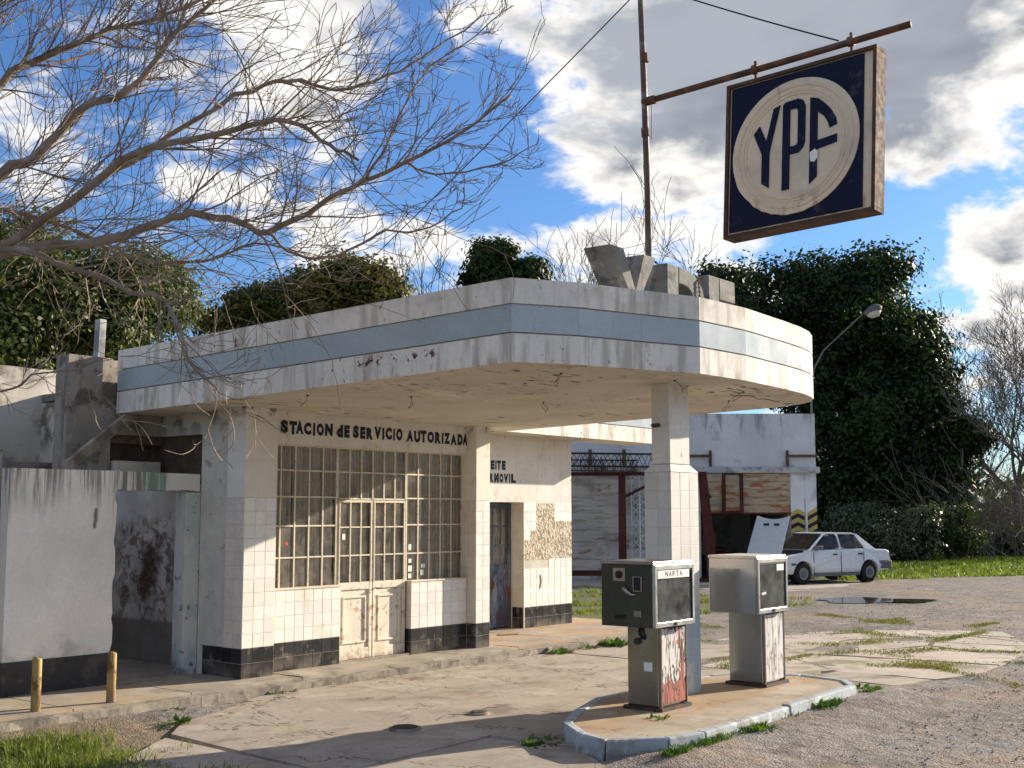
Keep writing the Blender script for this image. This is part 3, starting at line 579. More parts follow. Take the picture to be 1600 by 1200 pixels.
# hooks and loose wires under the soffit
rw = random.Random(21)
for x, y in ((.35, -4.0), (1.6, -4.45), (3.0, -4.45), (.7, -1.8), (2.2, -2.4), (-.2, -1.2), (3.7, -3.9)):
    z = zc(y); m_ = MB(); m_.disc((x, y, z + .003), (0, 0, -1), .014, .010, 8)
    p = Vector((x, y, z)); pts = [p]
    for q in range(7): p = p + Vector((rw.uniform(-.05, .05), rw.uniform(-.05, .05), -.028 if q < 4 else .022)); pts.append(p)
    m_.tube(pts, .0026, 5).build('soffit_wire', 'cable', can)
for k in range(3):
    pts = [(4.17 + i * .11, .1 + i * .1, 2.99 - .09 * math.sin(math.pi * i / 7) * (1 + .4 * k) - .012 * k) for i in range(8)]
    MB().tube(pts, .006, 5).build('loose_cable', 'cable', can)
pts = [(2.9 + .1 * i, -4.35 + .03 * math.sin(i), zc(-4.3) - .02 - .01 * math.sin(i * 1.3)) for i in range(12)]
MB().tube(pts, .004, 5).build('soffit_wire', 'cable', can)
# column of the canopy
co = box('column', 'column_grout', st, 1.677, -4.343, .1, 2.19, -4.05, 2.27)
MB().prism([(1.74, -4.30, 2.35), (2.12, -4.30, 2.35), (2.12, -4.09, 2.35), (1.74, -4.09, 2.35)], (0, 0, .85)).box(1.733, -4.306, 2.72, 2.127, -4.085, 2.75).build('column_shaft', 'plaster', co, bevel=.008)
V = [(1.668, -4.352, 2.271), (2.2, -4.352, 2.271), (2.2, -4.04, 2.271), (1.668, -4.04, 2.271), (1.742, -4.302, 2.345), (2.118, -4.302, 2.345), (2.118, -4.088, 2.345), (1.742, -4.088, 2.345)]
MB().add(V, [(0, 3, 2, 1), (4, 5, 6, 7), (0, 1, 5, 4), (1, 2, 6, 5), (2, 3, 7, 6), (3, 0, 4, 7)]).build('column_cap', 'plaster', co)
CR = [(.13 + .178 * k, .13 + .178 * (k + 1), None) for k in range(12)]
surf('tile_column', (.60, .58, .53), .45, var=.05, vscale=2, rnd=.045, bump=.06, bscale=9, layers=[((.30, .38, .44), zone(2, .98, .93), .85), ((.45, .40, .33), blotch(3, .55, .8), .45), ((.66, .62, .5), both(zone(2, .62, .56), zone(0, 2.1, 2.0), blotch(3, .45, .55)), .8)])
tiles(co, (1.668, -4.343, 0), 'f', .531, 3, CR, white='tile_column', j=.0007); tiles(co, (1.677, -4.045, 0), 's', .303, 2, CR, white='tile_column', j=.0007)
MB().tube([(2.215, -4.32, .15), (2.215, -4.32, 1.75)], .014, 8).build('conduit', 'pump_trim', co)
MB().tube([(1.70, -4.2, 2.73), (1.60, -4.2, 2.72)], .022, 6).build('bracket', 'iron', co)

# rear wing with the narrow blue door and the broken tiling
wg = T('rear_wing', (6, 1.2, .1), 'low white wing beyond the window with a blue door and fallen tiles', 'building')
wA = MB().box(4.1, 1.207, 2.04, 7.74, 1.45, 3.12).build('upper_wall', 'plaster', wg)
wB = box('front_wall', 'grout', wg, 6.477, 1.207, 0, 7.74, 1.5, 2.04)
box('front_wall', 'grout', wg, 4.1, 1.207, 0, 5.2, 1.5, 2.04)
box('end_wall', 'side_plaster', wg, 7.6, 1.5, 0, 7.735, 6, 3.12)
miss = set()
for c in range(8):
    for r in range(13):
        if (c, r) in {(2, 11), (3, 11), (4, 11), (2, 12), (3, 12), (4, 12), (2, 10), (3, 10), (4, 10), (5, 10), (6, 10), (7, 10), (2, 9), (3, 9), (4, 9), (5, 9), (6, 9), (7, 9), (1, 9), (1, 8), (2, 8), (3, 8), (4, 8), (5, 8), (6, 8), (7, 8), (0, 7), (1, 7), (2, 7), (3, 7), (4, 7), (5, 7), (6, 7), (7, 7), (0, 8), (1, 6), (2, 6), (3, 6), (0, 6)}: miss.add((c, r))
tiles(wB, (6.470, 1.207, 0), 'f', 1.27, 8, FULL, skip=lambda c, r: (c, r) in miss)
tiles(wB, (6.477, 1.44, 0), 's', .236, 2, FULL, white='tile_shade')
MB().box(6.475, 1.2035, 1.14, 7.738, 1.2075, 2.02).build('exposed_mortar', 'mortar_dabs', wB)
MB().add([(6.85, 1.199, .66), (6.90, 1.199, .72), (6.92, 1.199, .80), (6.90, 1.199, .90), (6.87, 1.199, .91), (6.885, 1.199, .8)], [(0, 1, 2, 3, 4, 5)]).build('chipped_glaze', 'iron', wB)
box('white_edge', 'cream_paint', wg, 6.455, 1.195, .1, 6.472, 1.21, 2.04)
dr = MB().box(5.21, 1.46, .12, 5.27, 1.5, 2.03).box(6.41, 1.46, .12, 6.468, 1.5, 2.03).box(5.27, 1.463, .12, 6.41, 1.497, .25).box(5.27, 1.463, .95, 6.41, 1.497, 1.08).box(5.27, 1.463, 1.96, 6.41, 1.497, 2.03).box(5.27, 1.472, .25, 6.41, 1.49, .95).build('side_door', 'blue_door', wg, bevel=.004)
xs = lin(5.27, 6.41, 6); zs = [1.08, 1.37, 1.67, 1.96]; m_ = MB(); bars(m_, xs, zs, 1.478, .016, .02); m_.build('glazing_bars', 'blue_door', dr); panes(dr, xs, zs, 1.48)
V, F = curtain(5.25, 6.45, 1.0, 2.0, 1.54, seed=40); raw('curtain', V, F, 'curtain', wg, True)
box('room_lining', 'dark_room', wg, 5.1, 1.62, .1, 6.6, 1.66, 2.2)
p = MB()
for k in range(28):   # curved old moulding on the lower door panel
    pass
pts = [(5.95 + .0, 1.458, .36), (5.95, 1.458, .62), (6.02, 1.458, .72), (6.08, 1.458, .82), (6.16, 1.458, .86), (6.24, 1.458, .82), (6.30, 1.458, .72), (6.36, 1.458, .62), (6.36, 1.458, .36)]
p.tube(pts, .012, 5).build('panel_moulding', 'blue_door', dr)
wr = MB().box(4.84, .54, 3.055, 9.45, 1.2, 3.35).box(4.1, 1.2, 3.1202, 7.75, 6, 3.5).build('roof_slab', 'soffit', wg)
for a, b in ((4.845, 6.2), (6.204, 7.6), (7.604, 8.75), (8.754, 9.46)):
    box('fascia_panel', 'fascia_white', wr, a, .5, 3.05, b, .538, 3.30); box('fascia_panel', 'fascia_blue', wr, a, .5, 3.314, b, .538, 3.56)
for ch, a, b, z in [('C', 5.545, 5.635, 2.53), ('E', 5.661, 5.745, 2.53), ('I', 5.765, 5.795, 2.53), ('T', 5.807, 5.9, 2.53), ('E', 5.923, 6.017, 2.53), ('E', 5.53, 5.612, 2.335), ('R', 5.631, 5.719, 2.335), ('M', 5.738, 5.853, 2.335), ('O', 5.872, 5.958, 2.335), ('V', 5.97, 6.08, 2.335), ('I', 6.099, 6.127, 2.335), ('L', 6.151, 6.27, 2.335)]:
    letter('painted_letter', ch, (a, 1.2045, z), (1, 0, 0), (0, 0, 1), b - a, .14, 'black_letter', wA)
tag(MB().prism([(5.35, .78, .104), (5.65, .66, .106), (5.8, .78, .112), (5.5, .93, .106)], (0, 0, .012)).build('cardboard_scrap', 'cardboard'), 'pale scrap of board lying on the pavement before the blue door', 'scrap')

# main block behind: stained parapet wall, broken slot where a roof once met it
blk = T('rear_block', (1.5, 3.5, .1), 'taller block behind the canopy with dark stained bare cement wall', 'building')
MB().box(-1.185, 1.6, 2.33, -.63, 1.85, 3.62).box(-.63, 1.6, 2.76, 4.1, 1.85, 3.60).build('parapet_wall', 'grey_wall', blk)
MB().box(-.66, 1.80, 2.2, .12, 1.95, 2.80).box(.12, .82, 2.2, .2, 1.8, 2.76).box(-.62, 1.62, 2.66, .1, 1.79, 2.759).build('broken_slot', 'broken_brick', blk)
MB().box(-.6, 1.56, 2.33, .02, 1.79, 2.46).build('slot_ledge', 'side_plaster', blk)
MB().box(.5, 1.85, 3.4, 4.1, 6, 3.5).box(-.5, 2.2, 3.3, .499, 2.8, 3.5).build('roof_slab', 'roofing', blk)
MB().box(.5, 1.9, .05, 4.1, 6, 3.38).build('lower_wall', 'side_plaster', blk)
tag(MB().prism([(-.30, 2.45, 3.5), (-.20, 2.45, 3.5), (-.20, 2.55, 3.5), (-.30, 2.55, 3.5)], (.02, 0, .71)).build('concrete_post', 'ledge', bevel=.01), 'short pale concrete post standing on the roof behind the stained wall', 'post')
tag(MB().tube([(.95, 3.0, 3.5), (.96, 3.0, 4.9)], .012, 6).build('roof_rod', 'iron'), 'thin rusty rod rising from the roof behind the left fascia', 'rod')

# annex with the open doorway
ax = T('annex', (-1.2, .8, .1), 'whitewashed annex with dark streaks and an open doorway', 'building')
aw = MB()
rj = random.Random(4)
edge = [(-1.06 + rj.uniform(-.018, .018) - .03 * max(0, 1 - k / 8), .05 + 2.06 * k / 26) for k in range(27)]
poly = [(-2.26, .8, .05)] + [(x, .8, z) for x, z in edge] + [(-1.06, .8, 2.315), (-2.26, .8, 2.31)]
awo = MB().prism(poly, (0, .15, 0)).build('front_wall', 'annex_white', ax)
poly = [(-2.264, .792, .05)] + [(edge[k][0] + .006, .792, edge[k][1]) for k in range(5)] + [(-1.07, .792, .425), (-2.264, .792, .425)]
MB().prism(poly, (0, .12, 0)).build('dado', 'annex_dado', awo)
bot = [(-1.05 + 1.06 * k / 14, .797, 2.115 + rj.uniform(-.012, .012)) for k in range(15)]
MB().prism([(-1.059, .797, 2.313)] + bot + [(.01, .797, 2.305)], (0, .16, 0)).build('lintel', 'annex_lintel', ax)
MB().box(-.165, .80, .09, .03, 1.0, 2.10).build('door_post', 'teal_paint', ax, bevel=.01)
MB().box(-2.26, .95, .05, -2.1, 3.7, 2.3).box(-2.1, 3.55, .05, .6, 3.7, 2.3).build('wall', 'annex_white', ax)
MB().box(.36, .9, .05, .5, 3.55, 2.3).box(.03, .82, .05, .36, .9, 2.1).build('inner_wall', 'stained_inner', ax)
MB().box(-2.26, 3.56, 2.3, -.0, 3.7, 2.50).build('rear_parapet', 'grey_wall', ax)
MB().box(-5.6, .95, .05, -2.262, 1.1, 2.5).build('neighbour_wall', 'grey_wall', ax)
tag(MB().bar((-1.62, .87, 2.335), (-.42, 1.5, 3.0), .05, .12).build('leaning_plank', 'old_timber', bevel=.004), 'weathered plank leaning from the annex wall up to the canopy', 'plank')
fw = MB()
tp = [(-14 + 16 * k / 40, 5.0, 3.84 + rj.uniform(-.02, .02)) for k in range(41)]
tag(MB().prism([(-14, 5.0, 0)] + tp + [(2.0, 5.0, 0)], (0, .2, 0)).build('boundary_wall', 'far_wall'), 'sunlit mottled boundary wall behind the annex at left', 'wall')

# ------------------------------------------------------------------ pump island
ISL = [(-.60, -5.10), (-.22, -5.44), (.2, -5.52), (3.45, -5.42), (3.82, -5.16), (3.95, -4.6), (3.75, -4.02), (3.3, -3.78), (1.2, -3.78), (.4, -4.08), (-.15, -4.36), (-.46, -4.72)]
isl = bpy.data.objects.new('pump_island', None); COL.objects.link(isl); ORG[isl] = Vector((0, 0, 0)); tag(isl, kind='structure')
Ii = inset(ISL, .085)
mb = MB(); n = len(Ii); mb.add([(x, y, -.06) for x, y in Ii] + [(x, y, .118) for x, y in Ii], [tuple(range(n, 2 * n))] + [(i, (i + 1) % n, n + (i + 1) % n, n + i) for i in range(n)]); mb.build('island_floor', 'island_floor', isl)
rk = random.Random(8)
for i in range(n):
    a, b, ai, bi = Vector(ISL[i]), Vector(ISL[(i + 1) % n]), Vector(Ii[i]), Vector(Ii[(i + 1) % n])
    m = max(1, round((b - a).length / 1.7))
    for k in range(m):
        p, q = a.lerp(b, (k + .006) / m), a.lerp(b, (k + .994) / m); r_, s_ = ai.lerp(bi, (k + .006) / m), ai.lerp(bi, (k + .994) / m); h = .132 + rk.uniform(-.006, .006)
        nrm = (p - r_).normalized() * .02; V = []
        c2 = max(1, int((q - p).length / .15)); 
        mbk = MB()
        MB_v = [(p.x + nrm.x, p.y + nrm.y, -.06), (q.x + nrm.x, q.y + nrm.y, -.06), (s_.x, s_.y, -.06), (r_.x, r_.y, -.06), (p.x, p.y, h), (q.x, q.y, h + rk.uniform(-.004, .004)), (s_.x, s_.y, h), (r_.x, r_.y, h)]
        mbk.add(MB_v, [(0, 3, 2, 1), (4, 5, 6, 7), (0, 1, 5, 4), (1, 2, 6, 5), (2, 3, 7, 6), (3, 0, 4, 7)]).build('kerbstone', 'kerb_paint', isl, bevel=.014)

# ------------------------------------------------------------------ petrol pumps
def pump(x0, x1, y0, y1, bx0, bx1, by0, by1, green, label):
    """head box x0..x1, y0 (front) .. y1; body box likewise; front faces -Y"""
    p = T('petrol_pump', ((bx0 + bx1) / 2, (by0 + by1) / 2, .12), label, 'petrol pump', 'petrol pumps on the island')
    hm = 'pump_green' if green else 'pump_alu'; z0, z1 = .862, 1.44
    MB().box(bx0 - .03, by0 - .03, .119, bx1 + .03, by1 + .03, .15).build('base_plate', 'iron', p)
    bd = MB().box(bx0, by0 + .02, .15, bx1, by1, .855).build('body', 'pump_steel' if green else 'pump_alu', p, bevel=.012, seg=3)
    MB().box(bx0 + .02, by0, .175, bx1 - .02, by0 + .022, .835).build('front_panel', 'peeling_red' if green else 'peeling_grey', p)
    for xa in (bx0, bx1 - .018): MB().box(xa, by0 - .006, .155, xa + .018, by0 + .019, .85).build('corner_trim', 'pump_steel', bd)
    MB().box(bx0 + .03, by0 + .01, .836, bx1 - .03, by1 - .02, .87).build('neck', 'gasket', p)
    # head: hollow case open at the front, with glazed frame
    t_ = .02
    hd = MB().box(x0, y0 + .02, z0, x0 + t_, y1, z1 - .03).box(x1 - t_, y0 + .02, z0, x1, y1, z1 - .03).box(x0 + t_, y0 + .02, z0, x1 - t_, y1, z0 + t_).box(x0 + t_, y1 - t_, z0 + t_, x1 - t_, y1, z1 - .03).build('head_case', hm, p, bevel=.006)
    MB().box(x0 - .008, y0 + .005, z1 - .03, x1 + .008, y1 + .008, z1).build('lid', 'pump_steel' if green else 'pump_cream', p, bevel=.008)
    fr = MB(); w_ = .034
    fr.box(x0, y0 - .012, z0, x0 + w_, y0 + .02, z1 - .03).box(x1 - w_, y0 - .012, z0, x1, y0 + .02, z1 - .03).box(x0 + w_, y0 - .010, z0, x1 - w_, y0 + .018, z0 + .045).box(x0 + w_, y0 - .010, z1 - .075, x1 - w_, y0 + .018, z1 - .03)
    fr.build('glazing_frame', 'pump_trim', p, bevel=.004)
    g_ = MB()
    a, b, c, d = x0 + w_, x1 - w_, z0 + .045, z1 - .075
    for q in ((a, c, b, c + .014), (a, d - .014, b, d), (a, c + .014, a + .012, d - .014), (b - .012, c + .014, b, d - .014)): g_.box(q[0], y0 - .004, q[1], q[2], y0 + .014, q[3])
    g_.build('gasket', 'gasket', p)
    MB().box(a + .012, y0 + .002, c + .014, b - .012, y0 + .005, d - .014).build('glass', 'pump_glass', p)
    MB().box(a - .005, y0 + .10, c - .01, b - .06, y0 + .11, d + .01).build('dial_plate', 'dial_grey', p)
    for k in range(4): MB().box(a + .03, y0 + .095, c + .08 + .09 * k, a + .14 - .02 * k, y0 + .0995, c + .13 + .09 * k).build('counter_window', 'paper' if k in (1, 2) else 'gasket', p)
    if green:
        pn = MB().box(a + .018, y0 - .0065, d - .075, b - .05, y0 - .0045, d - .004).build('name_plate', 'paper', p)
        tw = (b - a) * .50; x = a + (b - a) * .24
        for k, ch in enumerate('NAFTA'): letter('printed_letter', ch, (x + tw * k / 5, y0 - .0075, d - .06), (1, 0, 0), (0, 0, 1), tw / 5 * .72, .046, 'black_letter', pn)
    else:
        MB().box(b - .19, y0 - .0012, d - .085, b - .03, y0 + .0012, d - .02).build('torn_label', 'paper', p)
        MB().prism([(a + .05, y0 - .0012, c + .16), (a + .13, y0 - .0012, c + .17), (a + .16, y0 - .0012, c + .15), (a + .07, y0 - .0012, c + .14)], (0, .002, 0)).build('torn_label', 'paper', p)
        MB().box(x0 - .004, y0 + .03, z1 - .13, x0 - .0005, y1 - .01, z1 - .035).build('side_band', 'pump_cream', p)
        MB().box(x0 - .004, y0 + .006, z0 + .01, x0 - .0005, y0 + .022, z1 - .04).build('side_trim', 'pump_steel', p)
    MB().disc((.5 * (x0 + x1), y0 - .012, z0 + .02), (0, -1, 0), .014, .012, 10).build('lock', 'iron', p)
    if green:   # what is left of the nozzle holder on the side facing the street
        X = x0; ym = (y0 + y1) / 2
        MB().box(X - .006, ym + .02, 1.26, X - .0005, ym + .15, 1.38).build('switch_plate', 'pump_steel', p, bevel=.004)
        MB().disc((X - .005, ym + .085, 1.32), (-1, 0, 0), .034, .012, 14).build('switch_hole', 'gasket', p)
        MB().box(X - .012, ym - .16, 1.17, X - .0005, ym - .06, 1.31).build('nozzle_cup', 'pump_steel', p, bevel=.02)
        MB().box(X - .014, ym - .145, 1.185, X - .010, ym - .075, 1.30).build('nozzle_hole', 'gasket', p, bevel=.002)
        MB().tube([(X - .008, ym + .05, 1.215), (X - .022, ym + .02, 1.20), (X - .026, ym - .02, 1.165), (X - .02, ym - .06, 1.145), (X - .008, ym - .10, 1.15)], [.012, .026, .018, .014, .006], 8).build('nozzle_hook', 'pump_steel', p, True)
        MB().box(X - .012, ym - .15, .95, X - .0005, ym - .07, 1.01).build('latch', 'pump_steel', p, bevel=.006)
        MB().box(X - .008, ym + .02, .93, X - .0005, ym + .13, .965).build('vent_slot', 'gasket', p)
        yb = (by0 + by1) / 2
        MB().tube([(bx0 - .01, yb + .02, .86), (bx0 - .035, yb + .02, .80), (bx0 - .03, yb + .0, .76), (bx0 + .0, yb - .01, .75)], .016, 8).build('hose_stub', 'gasket', bd)
        MB().disc((bx0, yb + .06, .72), (-1, 0, 0), .03, .03, 12).build('hose_outlet', 'iron', bd)
        MB().box(bx0 - .003, yb - .09, .46, bx0 - .0005, yb + .0, .54).build('sticker', 'paper', bd)
    return p
pump(.665, 1.345, -4.77, -4.21, .87, 1.325, -4.70, -4.35, True, 'dark green petrol pump marked NAFTA nearest the street corner of the island')
pump(2.61, 3.265, -4.77, -4.22, 2.84, 3.29, -4.715, -4.31, False, 'pale aluminium petrol pump without a name plate at the far end of the island')

# ------------------------------------------------------------------ bollards, manhole, drain cover
for x, y, h, lb in ((-2.49, -.22, .57, 'rusty yellow steel bollard nearer the left edge of the picture'), (-1.76, -.28, .56, 'rusty yellow steel bollard standing in front of the annex doorway')):
    b_ = T('bollard', (x, y, 0), lb, 'bollard', 'yellow bollards before the annex')
    MB().tube([(x, y, -.05), (x, y, h - .01), (x + .004, y, h)], [.043, .042, .038], 18).build('post', 'yellow_post', b_, True)
    MB().disc((x + .004, y, h - .001), (0, 0, 1), .031, .004, 16).build('cap', 'rusty_steel', b_)
def cover(x, y, r, lb):
    c_ = T('manhole_cover', (x, y, .004), lb, 'manhole cover')
    MB().tube([(x, y, -.02), (x, y, .016)], r + .025, 28).build('rim', 'kerb_edge', c_)
    MB().tube([(x, y, .0), (x, y, .021)], r, 28).build('plate', 'cast_iron', c_)
    m_ = MB()
    for k in range(-4, 5):
        l_ = math.sqrt(max(.0001, (r * .86) ** 2 - (k * r / 5) ** 2)); m_.box(x - l_, y + k * r / 5 - r * .05, .021, x + l_, y + k * r / 5 + r * .05, .028)
    m_.build('ribs', 'cast_iron', c_)
cover(-.66, -3.04, .115, 'round ribbed iron manhole cover in the forecourt concrete'); cover(.36, -3.02, .075, 'small round iron cover beyond the ribbed manhole')
MB_ = MB(); rr_ = random.Random(2)

# ------------------------------------------------------------------ concrete letters on the canopy roof
ZB = 3.598
def roofletter(name, lb, polys):
    l_ = T(name, (polys[0][0][0], -4.35, ZB), lb, 'roof letter', 'concrete letters on the canopy')
    m_ = MB()
    for P in polys: m_.prism([(x, -4.5, z) for x, z in P], (0, .30, 0))
    o = m_.build('letter_block', 'concrete_letter', l_, bevel=.012); return l_
roofletter('roof_letter', 'big concrete Y whose splayed arms stand highest above the canopy edge', [[(.42, 4.285), (.65, 4.285), (.84, 3.93), (.84, ZB), (.72, ZB), (.72, 3.90)], [(.985, 4.285), (1.21, 4.285), (.93, 3.86), (.93, ZB), (.841, ZB), (.841, 3.93)]])
arc = lambda cx, cz, rx, rz, a0, a1, n: [(cx + rx * math.cos(R(a0 + (a1 - a0) * k / n)), cz + rz * math.sin(R(a0 + (a1 - a0) * k / n))) for k in range(n + 1)]
roofletter('roof_letter', 'weathered concrete P with a cracked round bowl between the other two letters', [[(1.40, ZB), (1.62, ZB), (1.62, 4.27), (1.40, 4.27)], [(1.621, 4.27)] + arc(1.70, 3.98, .43, .29, 90, -90, 14) + [(1.621, 3.69), (1.621, 3.82)] + arc(1.70, 3.96, .2, .14, -90, 90, 10) + [(1.621, 4.10)]])
roofletter('roof_letter', 'square shouldered concrete F at the right end of the row', [[(2.205, ZB), (2.43, ZB), (2.43, 4.28), (2.205, 4.28)], [(2.431, 4.05), (2.77, 4.05), (2.77, 4.28), (2.431, 4.28)], [(2.431, 3.78), (2.66, 3.78), (2.66, 3.92), (2.431, 3.92)]])

# ------------------------------------------------------------------ mast with arm, hanging sign, guy wires
ms = T('sign_mast', (1.9, -3.98, 3.59), 'tall thin rusty pipe mast with a side arm above the canopy', 'mast')
MB().tube([(1.905, -3.985, 3.58), (1.90, -3.98, 5.2), (1.895, -3.955, 6.3), (1.89, -3.92, 7.5)], [.036, .034, .033, .03], 12).build('pipe', 'mast_steel', ms, True)
for z in (5.75, 6.55): MB().tube([(1.897, -3.966, z), (1.895, -3.962, z + .09)], .043, 12).build('coupling', 'rusty_steel', ms)
MB().tube([(1.9, -3.965, 6.12), (1.9, -5.4, 6.175), (1.9, -6.77, 6.235)], .032, 10).build('arm', 'rusty_steel', ms, True)
MB().tube([(1.9, -3.94, 6.12), (1.9, -4.10, 6.125)], .046, 12).build('arm_socket', 'rusty_steel', ms)
sg = T('hanging_sign', (1.92, -5.70, 4.54), 'square navy sign with cream disc and YPF letters hanging from the mast arm', 'sign')
SC = Vector((0, -5.695, 5.302)); EA = Vector((0, -1, .037)).normalized(); EU = Vector((0, .037 * -1 - .01, 1)).normalized(); HS = .763
def SP(x, z, u_): return Vector((u_, 0, 0)) + SC + EA * x + EU * z
def sbox(mb, x0, z0, x1, z1, u0, u1): return mb.prism([SP(x0, z0, u0), SP(x1, z0, u0), SP(x1, z1, u0), SP(x0, z1, u0)], (u1 - u0, 0, 0))
m_ = MB()
for q in ((-HS, -HS, HS, -HS + .035), (-HS, HS - .035, HS, HS), (-HS, -HS + .035, -HS + .035, HS - .035), (HS - .035, -HS + .035, HS, HS - .035)): sbox(m_, *q, 1.795, 2.025)
sf = m_.build('frame', 'sign_frame', sg, bevel=.004)
m_ = MB(); sbox(m_, -HS + .03, -HS + .03, HS - .03, HS - .03, 1.83, 1.85); sbox(m_, -HS + .03, -HS + .03, HS - .03, HS - .03, 1.98, 2.0); m_.build('backing_sheet', 'sign_cream', sg)
for u0, sgn in ((1.83, -1), (2.0, 1)):
    m_ = MB(); sbox(m_, -HS + .05, -HS + .055, HS - .125, HS - .045, u0, u0 + sgn * .012); npn = m_.build('navy_panel', 'sign_navy', sg, bevel=.004)
    cx, cz = -.035, .0; RD = .645; rd = random.Random(6)
    rim = []
    for k in range(72):
        a = 2 * math.pi * k / 72; r_ = RD * (1 + (.012 * rd.uniform(-1, 1) if 200 < k * 5 < 290 else 0)); rim.append((cx + r_ * math.cos(a), cz + r_ * math.sin(a)))
    u1 = u0 + sgn * .0122
    MB().prism([SP(x, z, u1) for x, z in rim], (sgn * .018, 0, 0)).build('disc', 'sign_cream', sg, bevel=.008)
    for r0 in (.90, .82, .77):
        ring = [SP(cx + RD * r0 * math.cos(2 * math.pi * k / 64), cz + RD * r0 * math.sin(2 * math.pi * k / 64), u1 + sgn * .0165) for k in range(65)]
        MB().tube(ring, .010 if r0 < .85 else .014, 6, False).build('ring', 'sign_cream', sg, True)
    LT = {'Y': [[(-.65, .31), (-.55, .42), (-.44, .17), (-.33, .63), (-.22, .66), (-.385, -.02), (-.385, -.55), (-.51, -.46), (-.51, -.02)]],
          'P': [[(-.18, -.63), (-.06, -.63), (-.06, -.12), (-.06, .55), (-.10, .60), (-.18, .60)], [(-.18, .601), (-.10, .601), (-.06, .551), (.03, .551), (.06, .52), (.06, .03), (.03, .0), (-.059, .0), (-.059, -.119), (.08, -.115), (.15, -.05), (.18, .02), (.18, .56), (.14, .65), (.06, .69), (-.14, .68), (-.18, .64)]],
          'F': [[(.25, -.62), (.37, -.53), (.37, .62), (.25, .66)], [(.371, .62), (.48, .52), (.58, .40), (.65, .27), (.67, .17), (.55, .14), (.53, .22), (.47, .33), (.371, .42)], [(.371, .0), (.67, .03), (.67, -.09), (.371, -.13)]]}
    for ch, polys in LT.items():
        m_ = MB()
        for P in polys: m_.prism([SP(cx + x * RD * (1 if sgn < 0 else -1), cz + z * RD, u1 + sgn * .0185) for x, z in P], (sgn * .010, 0, 0))
        m_.build('sign_letter', 'sign_navy', sg, bevel=.003)
    if sgn < 0:
        hp = [(.26, -.16), (.34, -.12), (.39, -.17), (.38, -.26), (.33, -.31), (.27, -.29)]
        MB().prism([SP(cx + x * RD, cz + z * RD, u1 - .0295) for x, z in hp], (-.002, 0, 0)).build('punched_hole', 'sign_hole', sg)
for x in (-.50, .48):
    top = SP(x, HS, 1.9); arm_z = 6.12 + (-3.965 - top.y) * .0411
    MB().tube([top - Vector((0, 0, .01)), (1.9, top.y, arm_z)], .012, 8).build('hanger', 'rusty_steel', sg)
    MB().tube([(1.9, top.y - .03, arm_z), (1.9, top.y + .03, arm_z + .002)], .047, 10).build('clamp', 'rusty_steel', sg)
    MB().tube([(1.9, top.y, arm_z + .03), (1.9, top.y, arm_z + .085)], .014, 6).build('clamp_bolt', 'rusty_steel', sg)
def wire(name, lb, a, b, r, sag=.0, n=14):
    a, b = Vector(a), Vector(b); pts = [a.lerp(b, k / n) - Vector((0, 0, sag * 4 * (k / n) * (1 - k / n))) for k in range(n + 1)]
    tag(MB().tube(pts, r, 5).build(name, 'cable'), lb, 'wire')
wire('stay_wire', 'stay wire running from the mast top down to the sign arm', (1.89, -3.93, 7.42), (1.9, -6.09, 6.25), .008, .02)
wire('stay_wire', 'long thin stay wire running left from the mast top behind the canopy', (1.89, -3.92, 7.35), (4.65, 4.6, 4.78), .007, .05)
tag(MB().tube([(4.65, 4.6, 3.49), (4.65, 4.6, 4.8)], .03, 8).build('roof_pole', 'rusty_steel'), 'short pipe pole on the wing roof holding the end of the long stay wire', 'pole')
wire('mast_wire', 'short loose wire dangling beside the mast below the arm', (1.93, -4.02, 6.08), (1.92, -4.02, 5.72), .004, 0)
pts = [Vector((1.9, -4.0, 4.47)).lerp(Vector((1.98, -4.36, 4.21)), k / 9) - Vector((0, 0, .10 * (k / 9) * (1 - k / 9))) for k in range(10)] + [Vector((1.98, -4.515, 4.18)), Vector((1.99, -4.52, 4.05)), Vector((1.97, -4.515, 3.92))]
m_ = MB()
for a, b in zip(pts, pts[1:]):
    k = max(1, int((b - a).length / .04))
    for i in range(k): m_.tube([a.lerp(b, i / k), a.lerp(b, (i + .5) / k), a.lerp(b, (i + 1) / k)], [.006, .013, .006], 5)
tag(m_.build('chain', 'rusty_steel'), 'rusty chain slung from the mast over the concrete P', 'chain')

# ------------------------------------------------------------------ garage across the lot (its own axes: x along the front, y into it)
gr = T('garage', cb(0, 36), 'white workshop garage with raised rusty door behind the parked car', 'building', rz=R(-51.5), local=True)
gw = MB().box(.6, 0, 3.24, 8.98, .25, 4.82).box(8.74, .25, 0, 8.98, 9, 4.8).box(.6, 8.8, 0, 8.74, 9, 4.8).build('wall', 'garage_white', gr)
MB().box(.6, -.16, 3.06, 9.06, .24, 3.238).build('ledge', 'ledge', gr, bevel=.01)
MB().box(.6, .24, 4.5, 8.7, 8.9, 4.6).build('roof', 'roofing', gr)
gp = MB().box(8.2, -.06, 0, 8.60, .5, 3.058).box(8.60, 0, 0, 8.98, .5, 3.058).build('gate_pillar', 'garage_white', gr)
MB().tube([(8.66, -.03, .3), (8.66, -.03, 2.3)], .03, 8).build('drain_pipe', 'garage_white', gp)
